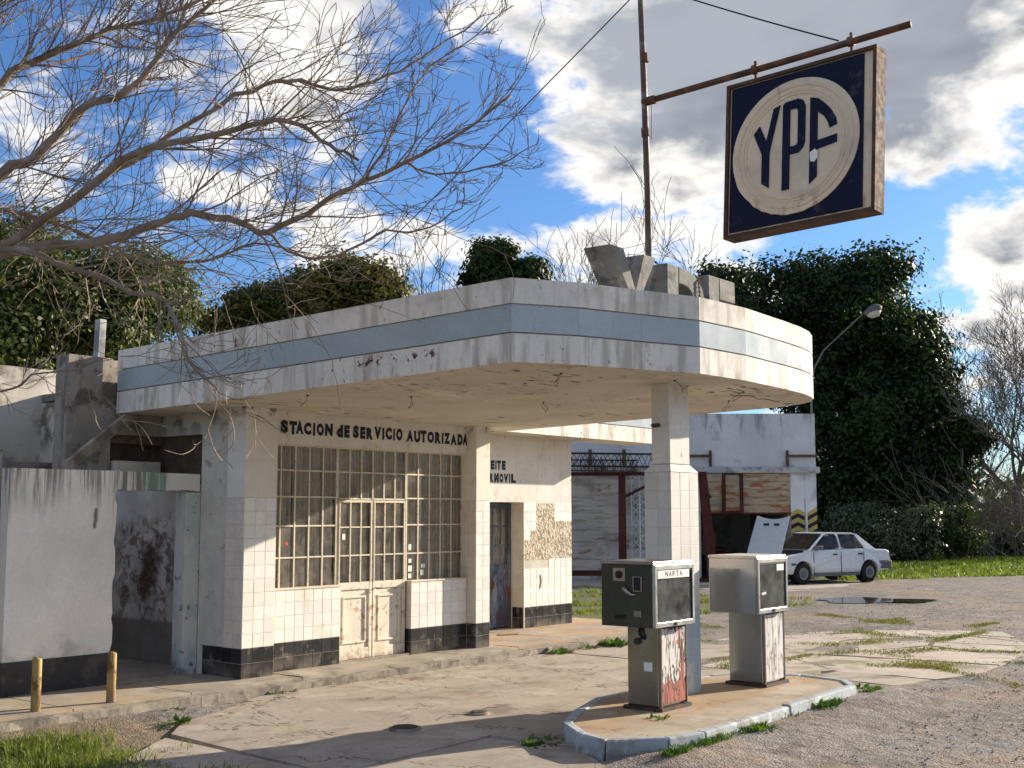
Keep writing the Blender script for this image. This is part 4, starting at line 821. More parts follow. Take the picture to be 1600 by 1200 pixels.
for x0, x1, y in ((8.2, 8.60, -.064), (8.70, 8.98, -.004)):
    xm = x0 if x0 > 8.5 else (x0 + x1) / 2
    for k in range(6):
        z = 1.16 + k * .125; mt = 'chevron_yellow' if k % 2 else 'chevron_black'
        if x0 > 8.5: P = [(x0, y, z), (x1, y, z + .16), (x1, y, z + .28), (x0, y, z + .122)]
        else: P = [(x0, y, z), (xm, y, z + .10), (x1, y, z), (x1, y, z + .122), (xm, y, z + .222), (x0, y, z + .122)]
        MB().prism(P, (0, .003, 0)).build('chevron_stripe', mt, gp)
# tilted-up door of boards
for k in range(5): MB().box(5.55, -.03 - .02 * k, 1.9 + .23 * k, 6.18, .0 - .02 * k, 2.122 + .23 * k).build('door_board', 'shutter', gr); MB().box(6.80, -.03 - .02 * k, 1.9 + .23 * k, 8.19, .0 - .02 * k, 2.122 + .23 * k).build('door_board', 'shutter', gr)
MB().box(6.28, -.09, 1.95, 6.70, -.05, 3.0).build('wicket_panel', 'shutter', gr)
MB().box(6.18, -.13, 1.88, 6.28, -.03, 3.05).box(6.70, -.13, 1.88, 6.80, -.03, 3.05).box(5.55, -.05, 1.85, 8.19, .02, 1.90).box(6.28, -.13, 1.88, 6.70, -.03, 1.95).build('wicket_frame', 'red_oxide', gr)
# closed boarded gate on the left
for k in range(9):
    for x0, x1 in ((1.0, 3.2), (3.215, 5.35)): MB().box(x0, -.02, .22 + .312 * k, x1, .04, .524 + .312 * k).build('gate_board', 'shutter_pale', gr)
MB().box(.9, -.04, -.02, 5.4, .06, .215).build('gate_sill', 'red_oxide', gr); MB().box(.6, -.3, -.06, 5.4, -.05, .06).build('step', 'ledge', gr)
MB().box(5.36, 0, 0, 5.55, .4, 3.06).build('gate_jamb', 'garage_white', gr)
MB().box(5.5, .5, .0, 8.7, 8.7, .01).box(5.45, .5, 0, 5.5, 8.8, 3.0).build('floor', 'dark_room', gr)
for x0, x1, px_ in ((5.1, 5.9, 5.85), (8.1, 9.0, 8.12)):
    MB().box(x0, -.12, 3.52, x1, -.08, 3.60).box(px_ - .04, -.13, 3.24, px_ + .04, -.07, 3.72).build('sign_bracket', 'rusty_steel', gr)
for x in (2.3, 3.3): MB().box(x - .05, -.2, 3.24, x + .05, -.1, 3.75).build('sign_bracket', 'rusty_steel', gr)
# red steel frame, lattice boom and lattice tower standing before the gate
sf_ = T('steel_frame', cb(3, 34.4), 'dark red steel portal frame standing before the pale boarded gate', 'frame', rz=R(-51.5), local=True)
def L(x, y, z): return (x - 3, y, z)
MB().prism([L(3.0, 0, -.05), L(3.22, 0, -.05), L(3.20, 0, 2.95), L(3.02, 0, 2.95)], (0, .2, 0)).build('post', 'red_oxide', sf_)
MB().prism([L(5.50, 0, -.05), L(5.80, 0, -.05), L(5.50, 0, 2.95), L(5.28, 0, 2.95)], (0, .2, 0)).build('post', 'red_oxide', sf_)
MB().bar(L(1.0, .1, 2.98), L(5.5, .1, 3.0), .14, .10).build('beam', 'red_oxide', sf_)
MB().bar(L(3.2, .1, 2.35), L(4.2, .1, 2.85), .08, .08).bar(L(5.35, .1, 2.75), L(5.6, .1, 2.3), .08, .08).build('brace', 'red_oxide', sf_)
MB().bar(L(5.0, .1, 0), L(6.0, .1, 0), .5, .12).build('foot', 'red_oxide', sf_)
def lattice(parent, a, b, w, h, step, r, mat, name):
    a, b = Vector(a), Vector(b); d = (b - a).normalized(); s1 = d.orthogonal().normalized() if abs(d.z) > .9 else d.cross(Vector((0, 0, 1))).normalized(); s2 = d.cross(s1)
    cs = [s1 * w / 2 + s2 * h / 2, -s1 * w / 2 + s2 * h / 2, -s1 * w / 2 - s2 * h / 2, s1 * w / 2 - s2 * h / 2]
    for c in cs: MB().tube([a + c, b + c], r * 1.5, 5).build('chord', mat, parent)
    n = int((b - a).length / step); m_ = MB()
    for i in range(n):
        p, q = a.lerp(b, i / n), a.lerp(b, (i + 1) / n)
        for k in range(4):
            c, e = cs[k], cs[(k + 1) % 4]; m_.tube([p + (c if i % 2 else e), q + (e if i % 2 else c)], r, 4)
    m_.build(name, mat, parent)
bm_ = T('lattice_boom', cb(1.0, 34.2, 3.0), 'dark lattice boom lying across the top of the red steel frame', 'boom', rz=R(-51.5), local=True)
lattice(bm_, (-.2, .2, .40), (3.0, .2, .36), .4, .36, .16, .013, 'iron', 'lacing')
lattice(bm_, (-.2, -.15, .22), (2.5, -.15, .20), .3, .3, .14, .010, 'iron', 'lacing')
m_ = MB(); rl = random.Random(9)
for k in range(90):
    x = rl.uniform(-.2, 2.7); m_.tube([(x, -.2, .02 + rl.uniform(-.03, .03)), (x + rl.uniform(-.1, .1), -.2, .30 + rl.uniform(-.1, .15))], .007, 3)
m_.build('loose_bars', 'iron', bm_)
tw_ = T('lattice_tower', cb(3.55, 34.9), 'slim pale lattice tower section leaning on the boarded gate', 'tower', rz=R(-51.5), local=True)
lattice(tw_, (.1, 0, 0), (.1, .1, 3.0), .36, .3, .22, .014, 'garage_white', 'lacing')
tag(MB().box(0, 0, .35, 1.2, 1.2, .62).box(.2, .1, .621, .9, 1.1, .8).box(.1, .1, 0, .25, .25, .35).box(.95, .1, 0, 1.1, .25, .35).build('red_machine', 'red_body', bevel=.06), 'red machine body half hidden in the dark garage', 'machine')
o = bpy.data.objects['red_machine']; o.location = cb(5.9, 39.2); o.rotation_euler = (0, 0, R(-51.5))
o = tag(MB().box(0, 0, 0, .5, .4, .75).build('cardboard_box', 'cardboard'), 'brown cardboard box inside the garage behind the red machine', 'box'); o.location = cb(5.95, 38.9, .6); o.rotation_euler = (0, .15, R(-40))
box('box_stand', 'dark_room', o, -.1, -.1, -.6, .6, .5, -.01)
# lamp on the corner of the garage
lp = T('street_lamp', cb(8.95, 36.3, 3.0), 'street lamp on a long curved arm rising from the garage corner', 'lamp', rz=R(-51.5), local=True)
MB().tube([(0, 0, .2), (.02, 0, 2.6), (.12, 0, 3.2), (.42, 0, 3.75), (1.5, -.1, 4.75), (1.72, -.1, 4.92)], [.03, .03, .024, .022, .02, .02], 8).build('arm', 'lamp_grey', lp, True)
hd = MB(); ring = []
for k, (s_, r_) in enumerate(((0, .04), (.10, .09), (.25, .14), (.42, .155), (.55, .11), (.62, .03))): ring.append((Vector((1.66, -.1, 4.86)) + Vector((.85, -.02, .34)) * s_, r_))
hd.tube([p for p, _ in ring], [r for _, r in ring], 14).build('lamp_head', 'lamp_grey', lp, True)
hd = MB(); hd.tube([ring[1][0] - Vector((0, 0, .06)), ring[2][0] - Vector((0, 0, .10)), ring[3][0] - Vector((0, 0, .10)), ring[4][0] - Vector((0, 0, .04))], [.06, .14, .15, .07], 12).build('lens', 'lamp_glass', lp, True)

# ------------------------------------------------------------------ white saloon with raised bonnet
th = 30; hv = RX * -math.cos(R(th)) + FX * -math.sin(R(th)); lv = Vector((-hv.y, hv.x, 0))
rearw = cb(9.98, 34.5); corig = rearw + hv * 1.24 - lv * .70
car = T('parked_car', (corig.x, corig.y, -.035), 'old white four door saloon with its bonnet raised by the garage', 'car', rz=math.atan2(hv.y, hv.x), local=True)
# side outline (x forward) with wheel arches
def arch(cx, r, n=10): return [(cx + r * math.cos(math.pi * k / n), .29 + r * math.sin(math.pi * k / n)) for k in range(n + 1)]
low = [(2.0, .30)] + [(1.62, .27)] + arch(1.24, .335) + [(.85, .20), (-.85, .20)] + arch(-1.24, .335) + [(-1.65, .30), (-2.04, .36), (-2.07, .60), (-2.04, .86), (-1.95, .90), (-1.05, .93), (1.0, .90), (1.05, .86), (1.9, .76), (2.02, .68)]
m_ = MB(); n = len(low)
W = .80
# lofted across: narrower at sill and at roof line
lay = [(-W, 1.0), (-W + .05, 1.0), (W - .05, 1.0), (W, 1.0)]
def wid(z): return W - .05 * max(0, (z - .62) / .3) - .05 * max(0, (.45 - z) / .25)
V = [(x, -wid(z), z) for x, z in low] + [(x, wid(z), z) for x, z in low]
m_.add(V, [tuple(range(n)), tuple(range(n, 2 * n))[::-1]] + [(i, n + i, n + (i + 1) % n, (i + 1) % n) for i in range(n)])
cb_ = m_.build('body', 'car_white', car, bevel=.03, seg=3)
gh = [(1.02, .885), (.30, 1.36), (.15, 1.385), (-.75, 1.375), (-.92, 1.34), (-1.50, .915)]
def gwid(z): return .755 - .17 * (z - .9) / .48
m_ = MB(); rf = [(.30, 1.355), (.15, 1.385), (-.75, 1.375), (-.92, 1.335), (-.92, 1.315), (-.75, 1.345), (.15, 1.355), (.30, 1.33)]; n = len(rf)
m_.add([(x, -gwid(z), z) for x, z in rf] + [(x, gwid(z), z) for x, z in rf], [tuple(range(n)), tuple(range(n, 2 * n))[::-1]] + [(i, n + i, n + (i + 1) % n, (i + 1) % n) for i in range(n)])
for s_ in (1, -1):
    for Q in ([(1.04, .885), (.96, .885), (.24, 1.355), (.32, 1.355)], [(-.12, .92), (-.22, .92), (-.21, 1.36), (-.13, 1.36)], [(-1.14, .92), (-1.52, .915), (-.95, 1.335), (-.85, 1.34)]):
        m_.prism([(x, s_ * gwid(z), z) for x, z in Q], (0, -s_ * .04, 0))
m_.build('cabin', 'car_white', car)
for x, w_ in ((.15, .26), (-.75, .24)):
    for y in (-.34, .34): MB().box(x - w_, y - .22, .55, x, y + .22, .72).prism([(x - w_, y - .2, .72), (x - w_ + .12, y - .2, .72), (x - w_ - .02, y - .2, 1.16), (x - w_ - .12, y - .2, 1.16)], (0, .4, 0)).build('seat', 'car_grey', car)
def side_pane(P, s, name, mat, off=.006):
    MB().prism([(x, s * (gwid(z) + off), z) for x, z in P], (0, -s * .004, 0)).build(name, mat, car)
for s in (1, -1):
    side_pane([(.74, .975), (.27, 1.285), (-.14, 1.295), (-.14, .975)], s, 'side_window', 'car_glass', .009)
    side_pane([(-.22, .975), (-.22, 1.295), (-.70, 1.287), (-.83, 1.255), (-1.10, .975)], s, 'side_window', 'car_glass', .009)
    MB().prism([(-.80, s * (gwid(.97) + .012), .965), (-.83, s * (gwid(.97) + .012), .965), (-.80, s * (gwid(1.27) + .012), 1.27), (-.77, s * (gwid(1.27) + .012), 1.27)], (0, -s * .004, 0)).build('window_divider', 'car_dark', car)
    for x in (.86, -.16, -1.02): MB().box(x, s * W - (.004 if s > 0 else -.004) - .0035, .25 if x > -.9 else .5, x + .012, s * W + (.0005 if s > 0 else -.0005) + .003, .86).build('door_gap', 'car_dark', cb_)
    for x in (-.02, -.98): MB().box(x, s * .775 - .012, .775, x + .15, s * .775 + .02 * s + .012, .81).build('door_handle', 'car_dark', cb_, bevel=.008)
    MB().box(.62, s * .80 - .06, .93, .80, s * .80 + .10 * s + .01, 1.03).build('door_mirror', 'car_grey', car, bevel=.02)
    MB().box(-.85, s * .785 - .012, .21, .85, s * .785 + .012, .30).build('sill_strip', 'car_grey', cb_)
    MB().box(1.52, s * .80 - .01, .52, 1.66, s * .80 + .012, .56).build('indicator', 'car_dark', cb_)
    for x in (1.24, -1.24):
        y = s * .70
        w_ = MB().tube([(x, y - .085, .285), (x, y - .07, .285), (x, y + .07, .285), (x, y + .085, .285)], [.25, .285, .285, .25], 26).build('wheel', 'tyre', car, True)
        MB().disc((x, y + s * .080, .285), (0, s, 0), .165, .012, 20).build('rim', 'rim', w_)
        MB().disc((x, y + s * .092, .285), (0, s, 0), .10, .012, 16).build('hub_cap', 'car_grey', w_)
        MB().disc((x, y - s * .16, .31), (0, s, 0), .33, .08, 20).build('wheel_well', 'car_dark', car)
MB().prism([(.99, -.66, .93), (.99, .66, .93), (.36, .56, 1.335), (.36, -.56, 1.335)], (.014, 0, .020)).build('windscreen', 'car_glass', car)
MB().prism([(-1.46, -.64, .95), (-1.46, .64, .95), (-.96, .56, 1.32), (-.96, -.56, 1.32)], (-.012, 0, .018)).build('rear_window', 'car_glass', car)
MB().box(-2.12, -.80, .36, -1.62, .80, .60).build('rear_bumper', 'car_grey', car, bevel=.04); MB().box(1.95, -.78, .32, 2.08, .78, .52).build('front_bumper', 'car_grey', car, bevel=.04)
for s in (1, -1): MB().box(-2.085, s * .66 - .12, .64, -2.05, s * .66 + .12, .80).build('tail_lamp', 'red_body', car)
MB().box(1.08, -.62, .80, 1.88, .62, .915).build('engine_bay', 'car_dark', car)
m_ = MB(); N_ = 9; V = []
for k in range(N_ + 1):
    f = k / N_; q = -.68 + 1.36 * f; bulge = .10 * (1 - (2 * f - 1) ** 2)
    V += [(1.93, q, .80), (1.55, q * .96, 1.84 - bulge * .9), (1.955, q, .80), (1.575, q * .96, 1.84 - bulge * .9)]
m_.add(V, [f for k in range(N_) for f in ((4 * k, 4 * k + 4, 4 * k + 5, 4 * k + 1), (4 * k + 2, 4 * k + 3, 4 * k + 7, 4 * k + 6), (4 * k + 1, 4 * k + 5, 4 * k + 7, 4 * k + 3), (4 * k, 4 * k + 2, 4 * k + 6, 4 * k + 4))] + [(0, 1, 3, 2), (4 * N_, 4 * N_ + 2, 4 * N_ + 3, 4 * N_ + 1)])
hd = m_.build('bonnet', 'car_white', car)
for q in (-.30, .12): MB().prism([(1.672, q, 1.58), (1.672, q + .2, 1.58), (1.652, q + .2, 1.635), (1.652, q, 1.635)], (-.04, 0, 0)).build('bonnet_slot', 'car_dark', hd)

# ------------------------------------------------------------------ vegetation
import numpy as np
def at(px, py, D):
    """point at depth D seen in a given direction, used to lay the tree line out"""
    p = math.atan(203 / 1900); a = (px - 800) / 1900; b = -(py - 600) / 1900
    r = (a, math.cos(p) - b * math.sin(p), math.sin(p) + b * math.cos(p)); k = D / r[1]
    q = cb(r[0] * k, D); return Vector((q.x, q.y, 1.86 + r[2] * k))
def leaves(name, blobs, per, size, mat, parent, seed=0, clump=.45, shell=.62, flat=.5, aspect=.55, lumpy=True):
    rg = np.random.default_rng(seed); P = []; Nn = []; more = []
    for (c, r, wt) in blobs:      # every bough carries smaller tufts that break the outline
        more.append((c, tuple(q * .74 for q in r), wt * .30))
        for _ in range(9):
            d = rg.normal(size=3); d /= np.linalg.norm(d); f = .25 + .25 * rg.random(); k = .50 + .34 * rg.random()
            more.append((tuple(np.array(c) + d * np.array(r) * k), tuple(q * f for q in r), wt * .085 * (f / .35) ** 2))
    for (c, r, wt) in (more if lumpy else blobs):
        nc = int(per * wt)
        d = rg.normal(size=(nc, 3)); d /= np.linalg.norm(d, axis=1)[:, None]
        rad = shell + (1.06 - shell) * rg.random(nc) ** .6; bump_ = 1 + .14 * np.sin(d[:, 0] * 7 + seed) * np.sin(d[:, 1] * 6 + 1) + .10 * np.sin(d[:, 2] * 11 + d[:, 0] * 5)
        cc = np.array(c) + d * np.array(r) * (rad * bump_)[:, None]
        k = 22; off = rg.normal(size=(nc, k, 3)) * clump * (.5 + rg.random((nc, 1, 1))) * np.array([1, 1, .75]) * .55
        P.append((cc[:, None] + off).reshape(-1, 3)); Nn.append((np.repeat(d, k, 0) * .7 + off.reshape(-1, 3) / clump))
    P = np.concatenate(P); Nn = np.concatenate(Nn) + rg.normal(size=P.shape) * .55 + np.array([0, 0, .35]); n = len(P)
    Nn /= np.linalg.norm(Nn, axis=1)[:, None]
    t1 = np.cross(Nn, rg.normal(size=(n, 3))); t1 /= np.linalg.norm(t1, axis=1)[:, None]; t2 = np.cross(Nn, t1)
    s = (size * (.6 + .8 * rg.random(n)))[:, None]
    V = np.stack([P - t1 * s, P + t2 * s * aspect - t1 * s * .1, P + t1 * s, P - t2 * s * aspect - t1 * s * .1], 1).reshape(-1, 3)
    me = bpy.data.meshes.new(name); og = ORG.get(parent, Vector((0, 0, 0))); V = V - np.array(og)
    me.vertices.add(4 * n); me.vertices.foreach_set('co', V.ravel()); me.loops.add(4 * n); me.loops.foreach_set('vertex_index', np.arange(4 * n, dtype=np.int32))
    me.polygons.add(n); me.polygons.foreach_set('loop_start', np.arange(0, 4 * n, 4, dtype=np.int32)); me.polygons.foreach_set('loop_total', np.full(n, 4, np.int32)); me.update(); me.validate()
    me.materials.append(MATS[mat]); return put(bpy.data.objects.new(name, me), parent)
def grow(mb, p, d, ln, r, depth, rg, up=.25, spread=.6, nseg=4, kids=3, sides=3, minr=.004, wob=.16):
    pts = [p]; rs = [r]; q = p; dd = d
    for i in range(nseg):
        dd = (dd + Vector((rg.gauss(0, wob), rg.gauss(0, wob), rg.gauss(0, wob * .8) + up * .15))).normalized(); q = q + dd * ln / nseg; pts.append(q); rs.append(max(minr, r * (1 - .62 * (i + 1) / nseg)))
    mb.tube(pts, rs, sides, False)
    if depth > 0:
        for k in range(kids):
            i = rg.randint(1, nseg); ax = Vector((rg.gauss(0, 1), rg.gauss(0, 1), rg.gauss(0, 1)))
            nd = (dd + ax.normalized() * spread + Vector((0, 0, up * .6))).normalized()
            grow(mb, pts[i], nd, ln * rg.uniform(.5, .8), max(minr, rs[i] * .62), depth - 1, rg, up, spread, nseg, kids, sides, minr, wob)
def leafy(name, label, base, blobs, per, size, mat, seed, cat='tree', clump=.45, group=None, trunk_r=.25, **kw):
    t_ = T(name, base, label, cat, group); b = Vector(base); m_ = MB(); rg = random.Random(seed)
    top = sum((Vector(c) for c, r, w in blobs), Vector((0, 0, 0))) / len(blobs)
    m_.tube([b - Vector((0, 0, .2)), b.lerp(top, .4) + Vector((rg.gauss(0, .1), rg.gauss(0, .1), 0)), top], [trunk_r, trunk_r * .75, trunk_r * .3], 8)
    for c, r, w in blobs:
        c = Vector(c); s_ = b.lerp(top, .45); m_.tube([s_, s_.lerp(c, .5) + Vector((0, 0, .2)), c], [trunk_r * .5, trunk_r * .3, trunk_r * .1], 6)
        for k in range(5):
            e = c + Vector((rg.gauss(0, .28) * r[0], rg.gauss(0, .28) * r[1], rg.gauss(0, .28) * r[2])); m_.tube([s_.lerp(c, .7), e], [trunk_r * .16, trunk_r * .05], 4, False)
    m_.build('trunk', 'trunk', t_); leaves('crown', blobs, per, size, mat, t_, seed, clump, **kw); return t_
def bl(px, py, D, rx, rz, wt=1., ry=None): return (tuple(at(px, py, D)), (rx, ry or rx, rz), wt)
def gp_(px, D): q = at(px, 803, D); return (q.x, q.y, 0)
def bl2(px, py, D, rx, rz, wt=1.): return bl(px, py, D * 1.22, rx * 1.22, rz * 1.22, wt)
# the great dark evergreen behind the garage
leafy('evergreen_tree', 'huge dark evergreen tree rising behind the garage and street lamp', gp_(1340, 54.9), [
    bl2(1210, 480, 45, 2.4, 1.9, .8), bl2(1320, 460, 45, 2.6, 1.6, .9), bl2(1300, 560, 45.5, 3.3, 2.6, 1.3), bl2(1410, 540, 45, 2.2, 1.9, .9), bl2(1360, 660, 45, 3.4, 2.7, 1.4), bl2(1440, 620, 44.5, 1.7, 1.7, .6), bl2(1490, 690, 44.5, 1.35, 1.25, .6), bl2(1440, 745, 44.5, 1.9, 1.5, .7), bl2(1320, 760, 45, 2.8, 1.8, 1.), bl2(1135, 450, 46, 1.3, .9, .35), bl2(1160, 520, 46, 2.0, 1.6, .5)], 660, .11, 'leaf_dark', 3, clump=.58, trunk_r=.5, shell=.5)
leafy('evergreen_tree', 'sunlit leafy evergreen behind the stained wall at far left', gp_(110, 23), [
    bl(60, 500, 22.5, 1.9, 1.5, 1.0), bl(190, 480, 23, 1.3, 1.2, .8), bl(-40, 470, 23, 1.7, 1.4, .8), bl(20, 400, 24, 1.0, 1.0, .35), bl(250, 470, 24, .75, .85, .4)], 900, .05, 'leaf_mid', 8, clump=.32, trunk_r=.3)
leafy('evergreen_tree', 'rounded olive green tree showing above the left fascia', gp_(500, 31), [
    bl(535, 445, 31, .95, .85, .7), bl(480, 468, 31, 1.1, .75, .8), bl(590, 468, 31, .95, .7, .6), bl(420, 492, 31, 1.1, .6, .7), bl(365, 508, 31, .75, .45, .4), bl(500, 510, 32, 2.4, .9, .9)], 760, .06, 'leaf_warm', 13, clump=.32, trunk_r=.28)
leafy('evergreen_tree', 'small dark shrubby treetop just above the canopy corner', gp_(800, 36), [
    bl(770, 400, 36, .72, .42, .55), bl(760, 432, 36, .75, .45, .5), bl(825, 428, 36, .85, .42, .6), bl(800, 460, 36, 1.3, .6, .7)], 420, .065, 'leaf_dark', 17, clump=.22, trunk_r=.2)
leafy('shrub', 'silvery glinting shrub under the great evergreen behind the car', gp_(1385, 50.0), [bl2(1350, 815, 41, 1.3, .75, .9), bl2(1420, 825, 41, 1.2, .65, .9), bl2(1390, 850, 41, 1.6, .6, .7)], 330, 0.072, 'leaf_silver', 21, 'shrub', clump=.3, trunk_r=.08)
leafy('shrub', 'bright green rounded bush right of the white car', gp_(1480, 51.2), [bl2(1475, 818, 42, 1.1, .8, 1.0), bl2(1505, 840, 42, 1.0, .6, .7), bl2(1450, 845, 42, .8, .5, .6)], 420, 0.060, 'leaf_bush', 22, 'shrub', clump=.26, trunk_r=.08)
leafy('shrub', 'low dark green hedge bush at the right edge below bare trees', gp_(1560, 56.1), [bl2(1545, 850, 46, 1.2, .5, .8), bl2(1600, 845, 46, 1.5, .6, .9), bl2(1650, 850, 46, 1.3, .6, .7)], 360, 0.072, 'leaf_mid', 23, 'shrub', clump=.28, trunk_r=.08)
leafy('shrub', 'dark undergrowth filling the space beside the garage corner', gp_(1310, 52.5), [bl2(1300, 840, 43.5, 1.4, 1.0, 1.), bl2(1360, 790, 44, 1.6, 1.0, .8), bl2(1420, 795, 44, 1.3, .8, .6)], 320, 0.096, 'leaf_dark', 24, 'shrub', clump=.35, trunk_r=.08)
def bare(name, label, base, h, seed, n=5, r=.12, depth=4, kids=3, sp=.6, up=.3, mat='bark_grey', lean=(0, 0), minr=.010):
    t_ = T(name, base, label, 'bare tree', 'bare winter trees'); m_ = MB(); rg = random.Random(seed); b = Vector(base)
    top = b + Vector((lean[0], lean[1], h * .3)); m_.tube([b - Vector((0, 0, .2)), top], [r, r * .8], 6)
    m_.build('trunk', mat, t_); m_ = MB()
    for k in range(n):
        a = 2 * math.pi * k / n + rg.random(); d = Vector((math.cos(a) * sp, math.sin(a) * sp, 1)).normalized()
        grow(m_, b.lerp(top, .75 + .25 * rg.random()), d, h * .42, r * .55, depth, rg, up, sp, 4, kids, 3, minr)
    m_.build('branches', mat, t_)
bare('bare_tree', 'leafless tree whose fine twigs show behind the concrete letters', gp_(935, 44), 11.5, 31, n=6, depth=4, kids=3)
bare('bare_tree', 'leafless tree above the fascia left of the canopy corner', gp_(655, 42), 9.8, 33, n=6, depth=4, kids=3)
bare('bare_tree', 'leafless tree at the right edge with its trunk against the sky', gp_(1590, 56), 11.0, 35, n=7, r=.2, depth=4, kids=4, sp=.75)
bare('bare_tree', 'leafless tree just right of the great evergreen', gp_(1520, 58), 10.0, 37, n=6, r=.14, depth=4, kids=3)
bare('bare_tree', 'leafless tree partly cut off by the right border', gp_(1680, 50), 9.5, 38, n=6, r=.18, depth=4, kids=4, sp=.7)
# tangle of leafless undergrowth and a far wood closing the horizon
m_ = MB(); rg = random.Random(44)
for k in range(150):
    q = gp_(rg.uniform(1470, 1680), rg.uniform(50, 58)); grow(m_, Vector(q), Vector((rg.gauss(0, .4), rg.gauss(0, .4), 1)).normalized(), rg.uniform(1.6, 3.4), .022, 2, rg, .1, .7, 3, 3, 3, .009, .25)
tag(m_.build('undergrowth', 'bark_grey'), 'tangle of leafless brown undergrowth beyond the lawn at right', 'undergrowth', kind='stuff')
fb = []
for k in range(64):
    a = -1.1 + k * .045; D = 110 + 30 * math.sin(k * 1.7); q = cb(D * math.sin(a), D * math.cos(a)); fb.append(((q.x, q.y, 2.2), (5, 5, 3.2 + 1.3 * math.sin(k * 2.3)), 1.))
tag(leaves('far_wood', fb, 26, .5, 'leaf_mid', None, 50, 1.4, lumpy=False), 'dark far wood closing the horizon', 'wood', kind='stuff')

# the bare tree in the foreground: limbs reach in from the left
ft = T('bare_tree', (-4.75, -1.05, 0), 'big leafless tree whose branches sweep across the sky from the left', 'bare tree', 'bare winter trees')
LIMB = [
('A', [(-4.36, -1.33, 3.69), (-3.9, -1.8, 4.44), (-3.7, -1.93, 4.59), (-3.43, -2.15, 5.02), (-3.19, -2.33, 5.15), (-3.03, -2.41, 5.38), (-2.86, -2.5, 5.71), (-2.61, -2.69, 6.03), (-2.36, -2.89, 6.44)], .070),
('B', [(-4.26, -1.14, 3.48), (-3.87, -1.8, 3.87), (-3.52, -2.39, 4.31), (-3.36, -2.76, 4.55), (-3.14, -3.19, 4.64), (-2.93, -3.62, 4.71), (-2.83, -3.91, 4.7), (-2.73, -4.2, 4.5), (-2.67, -4.43, 4.35)], .058),
('C', [(-4.35, -1.35, 3.4), (-3.87, -1.81, 3.82), (-3.35, -2.32, 3.94), (-3.08, -2.51, 4.07), (-2.85, -2.65, 4.2), (-2.56, -2.87, 4.19), (-2.3, -3.05, 4.11), (-1.99, -3.3, 4.35), (-1.71, -3.5, 4.57), (-1.42, -3.72, 4.76), (-1.06, -4.03, 5.05), (-0.74, -4.28, 5.4)], .062),
('C2', [(-1.7, -3.52, 4.58), (-1.64, -3.7, 4.86), (-1.5, -3.78, 5.22), (-1.33, -3.89, 5.56), (-1.11, -4.07, 5.78), (-0.8, -4.37, 6.16)], .016),
('C3', [(-1.44, -3.72, 4.75), (-1.23, -3.88, 4.66), (-0.79, -4.17, 4.8), (-0.46, -4.32, 5.02)], .014),
('D', [(-4.22, -0.87, 4.24), (-3.69, -1.35, 5.32), (-3.48, -1.43, 5.53), (-3.15, -1.67, 5.77), (-2.95, -1.74, 5.91), (-2.66, -1.92, 6.05), (-2.34, -2.14, 6.27), (-1.9, -2.5, 6.61)], .052),
('E', [(-3.41, -2.21, 4.37), (-3.02, -2.43, 4.72), (-2.49, -2.82, 5.21), (-2.11, -3.03, 5.42), (-1.74, -3.21, 5.41), (-1.36, -3.42, 5.57), (-0.98, -3.61, 5.88), (-0.56, -3.86, 6.29)], .032),
('F', [(-2.33, -3.09, 4.09), (-2.17, -3.23, 3.91), (-1.95, -3.46, 3.92), (-1.68, -3.75, 4.12), (-1.49, -3.94, 4.13), (-1.26, -4.17, 4.33), (-1.22, -4.17, 4.5)], .017),
('G', [(-4.35, -1.35, 3.3), (-3.97, -1.99, 3.81), (-3.76, -2.42, 3.69), (-3.59, -2.79, 3.55), (-3.5, -3.06, 3.43), (-3.47, -3.27, 3.4), (-3.43, -3.48, 3.13), (-3.44, -3.63, 2.87), (-3.39, -3.85, 2.71)], .040),
('H', [(-4.53, -1.77, 2.96), (-4.17, -2.46, 2.72), (-4.12, -2.77, 2.81), (-4.04, -3.11, 2.82), (-3.97, -3.44, 2.89)], .012),
('J', [(-4.27, -0.81, 4.65), (-3.89, -1.08, 5.7), (-3.57, -1.26, 6.2), (-3.28, -1.41, 6.82)], .045),
('K', [(-4.12, -0.68, 3.92), (-3.6, -1.07, 4.33), (-3.14, -1.37, 4.26), (-2.68, -1.69, 4.03), (-2.17, -2.06, 4.01), (-1.79, -2.27, 4.21), (-1.4, -2.5, 4.16)], .034)]
def smooth(P, k=4):
    P = [Vector(p) for p in P]; out = []
    for i in range(len(P) - 1):
        a, b, c, d = P[max(i - 1, 0)], P[i], P[i + 1], P[min(i + 2, len(P) - 1)]
        for j in range(k):
            t_ = j / k; out.append(.5 * ((2 * b) + (c - a) * t_ + (2 * a - 5 * b + 4 * c - d) * t_ ** 2 + (3 * b - a - 3 * c + d) * t_ ** 3))
    return out + [P[-1]]
rg = random.Random(77)
tr = MB().tube(smooth([(-4.85, -.95, -.1), (-4.75, -1.02, 1.2), (-4.68, -1.1, 2.3), (-4.5, -1.15, 3.3), (-4.3, -1.0, 4.3), (-4.15, -.8, 5.0)]), [.19 - .10 * k / 20 for k in range(21)], 12).build('trunk', 'bark', ft, True)
tw = MB()
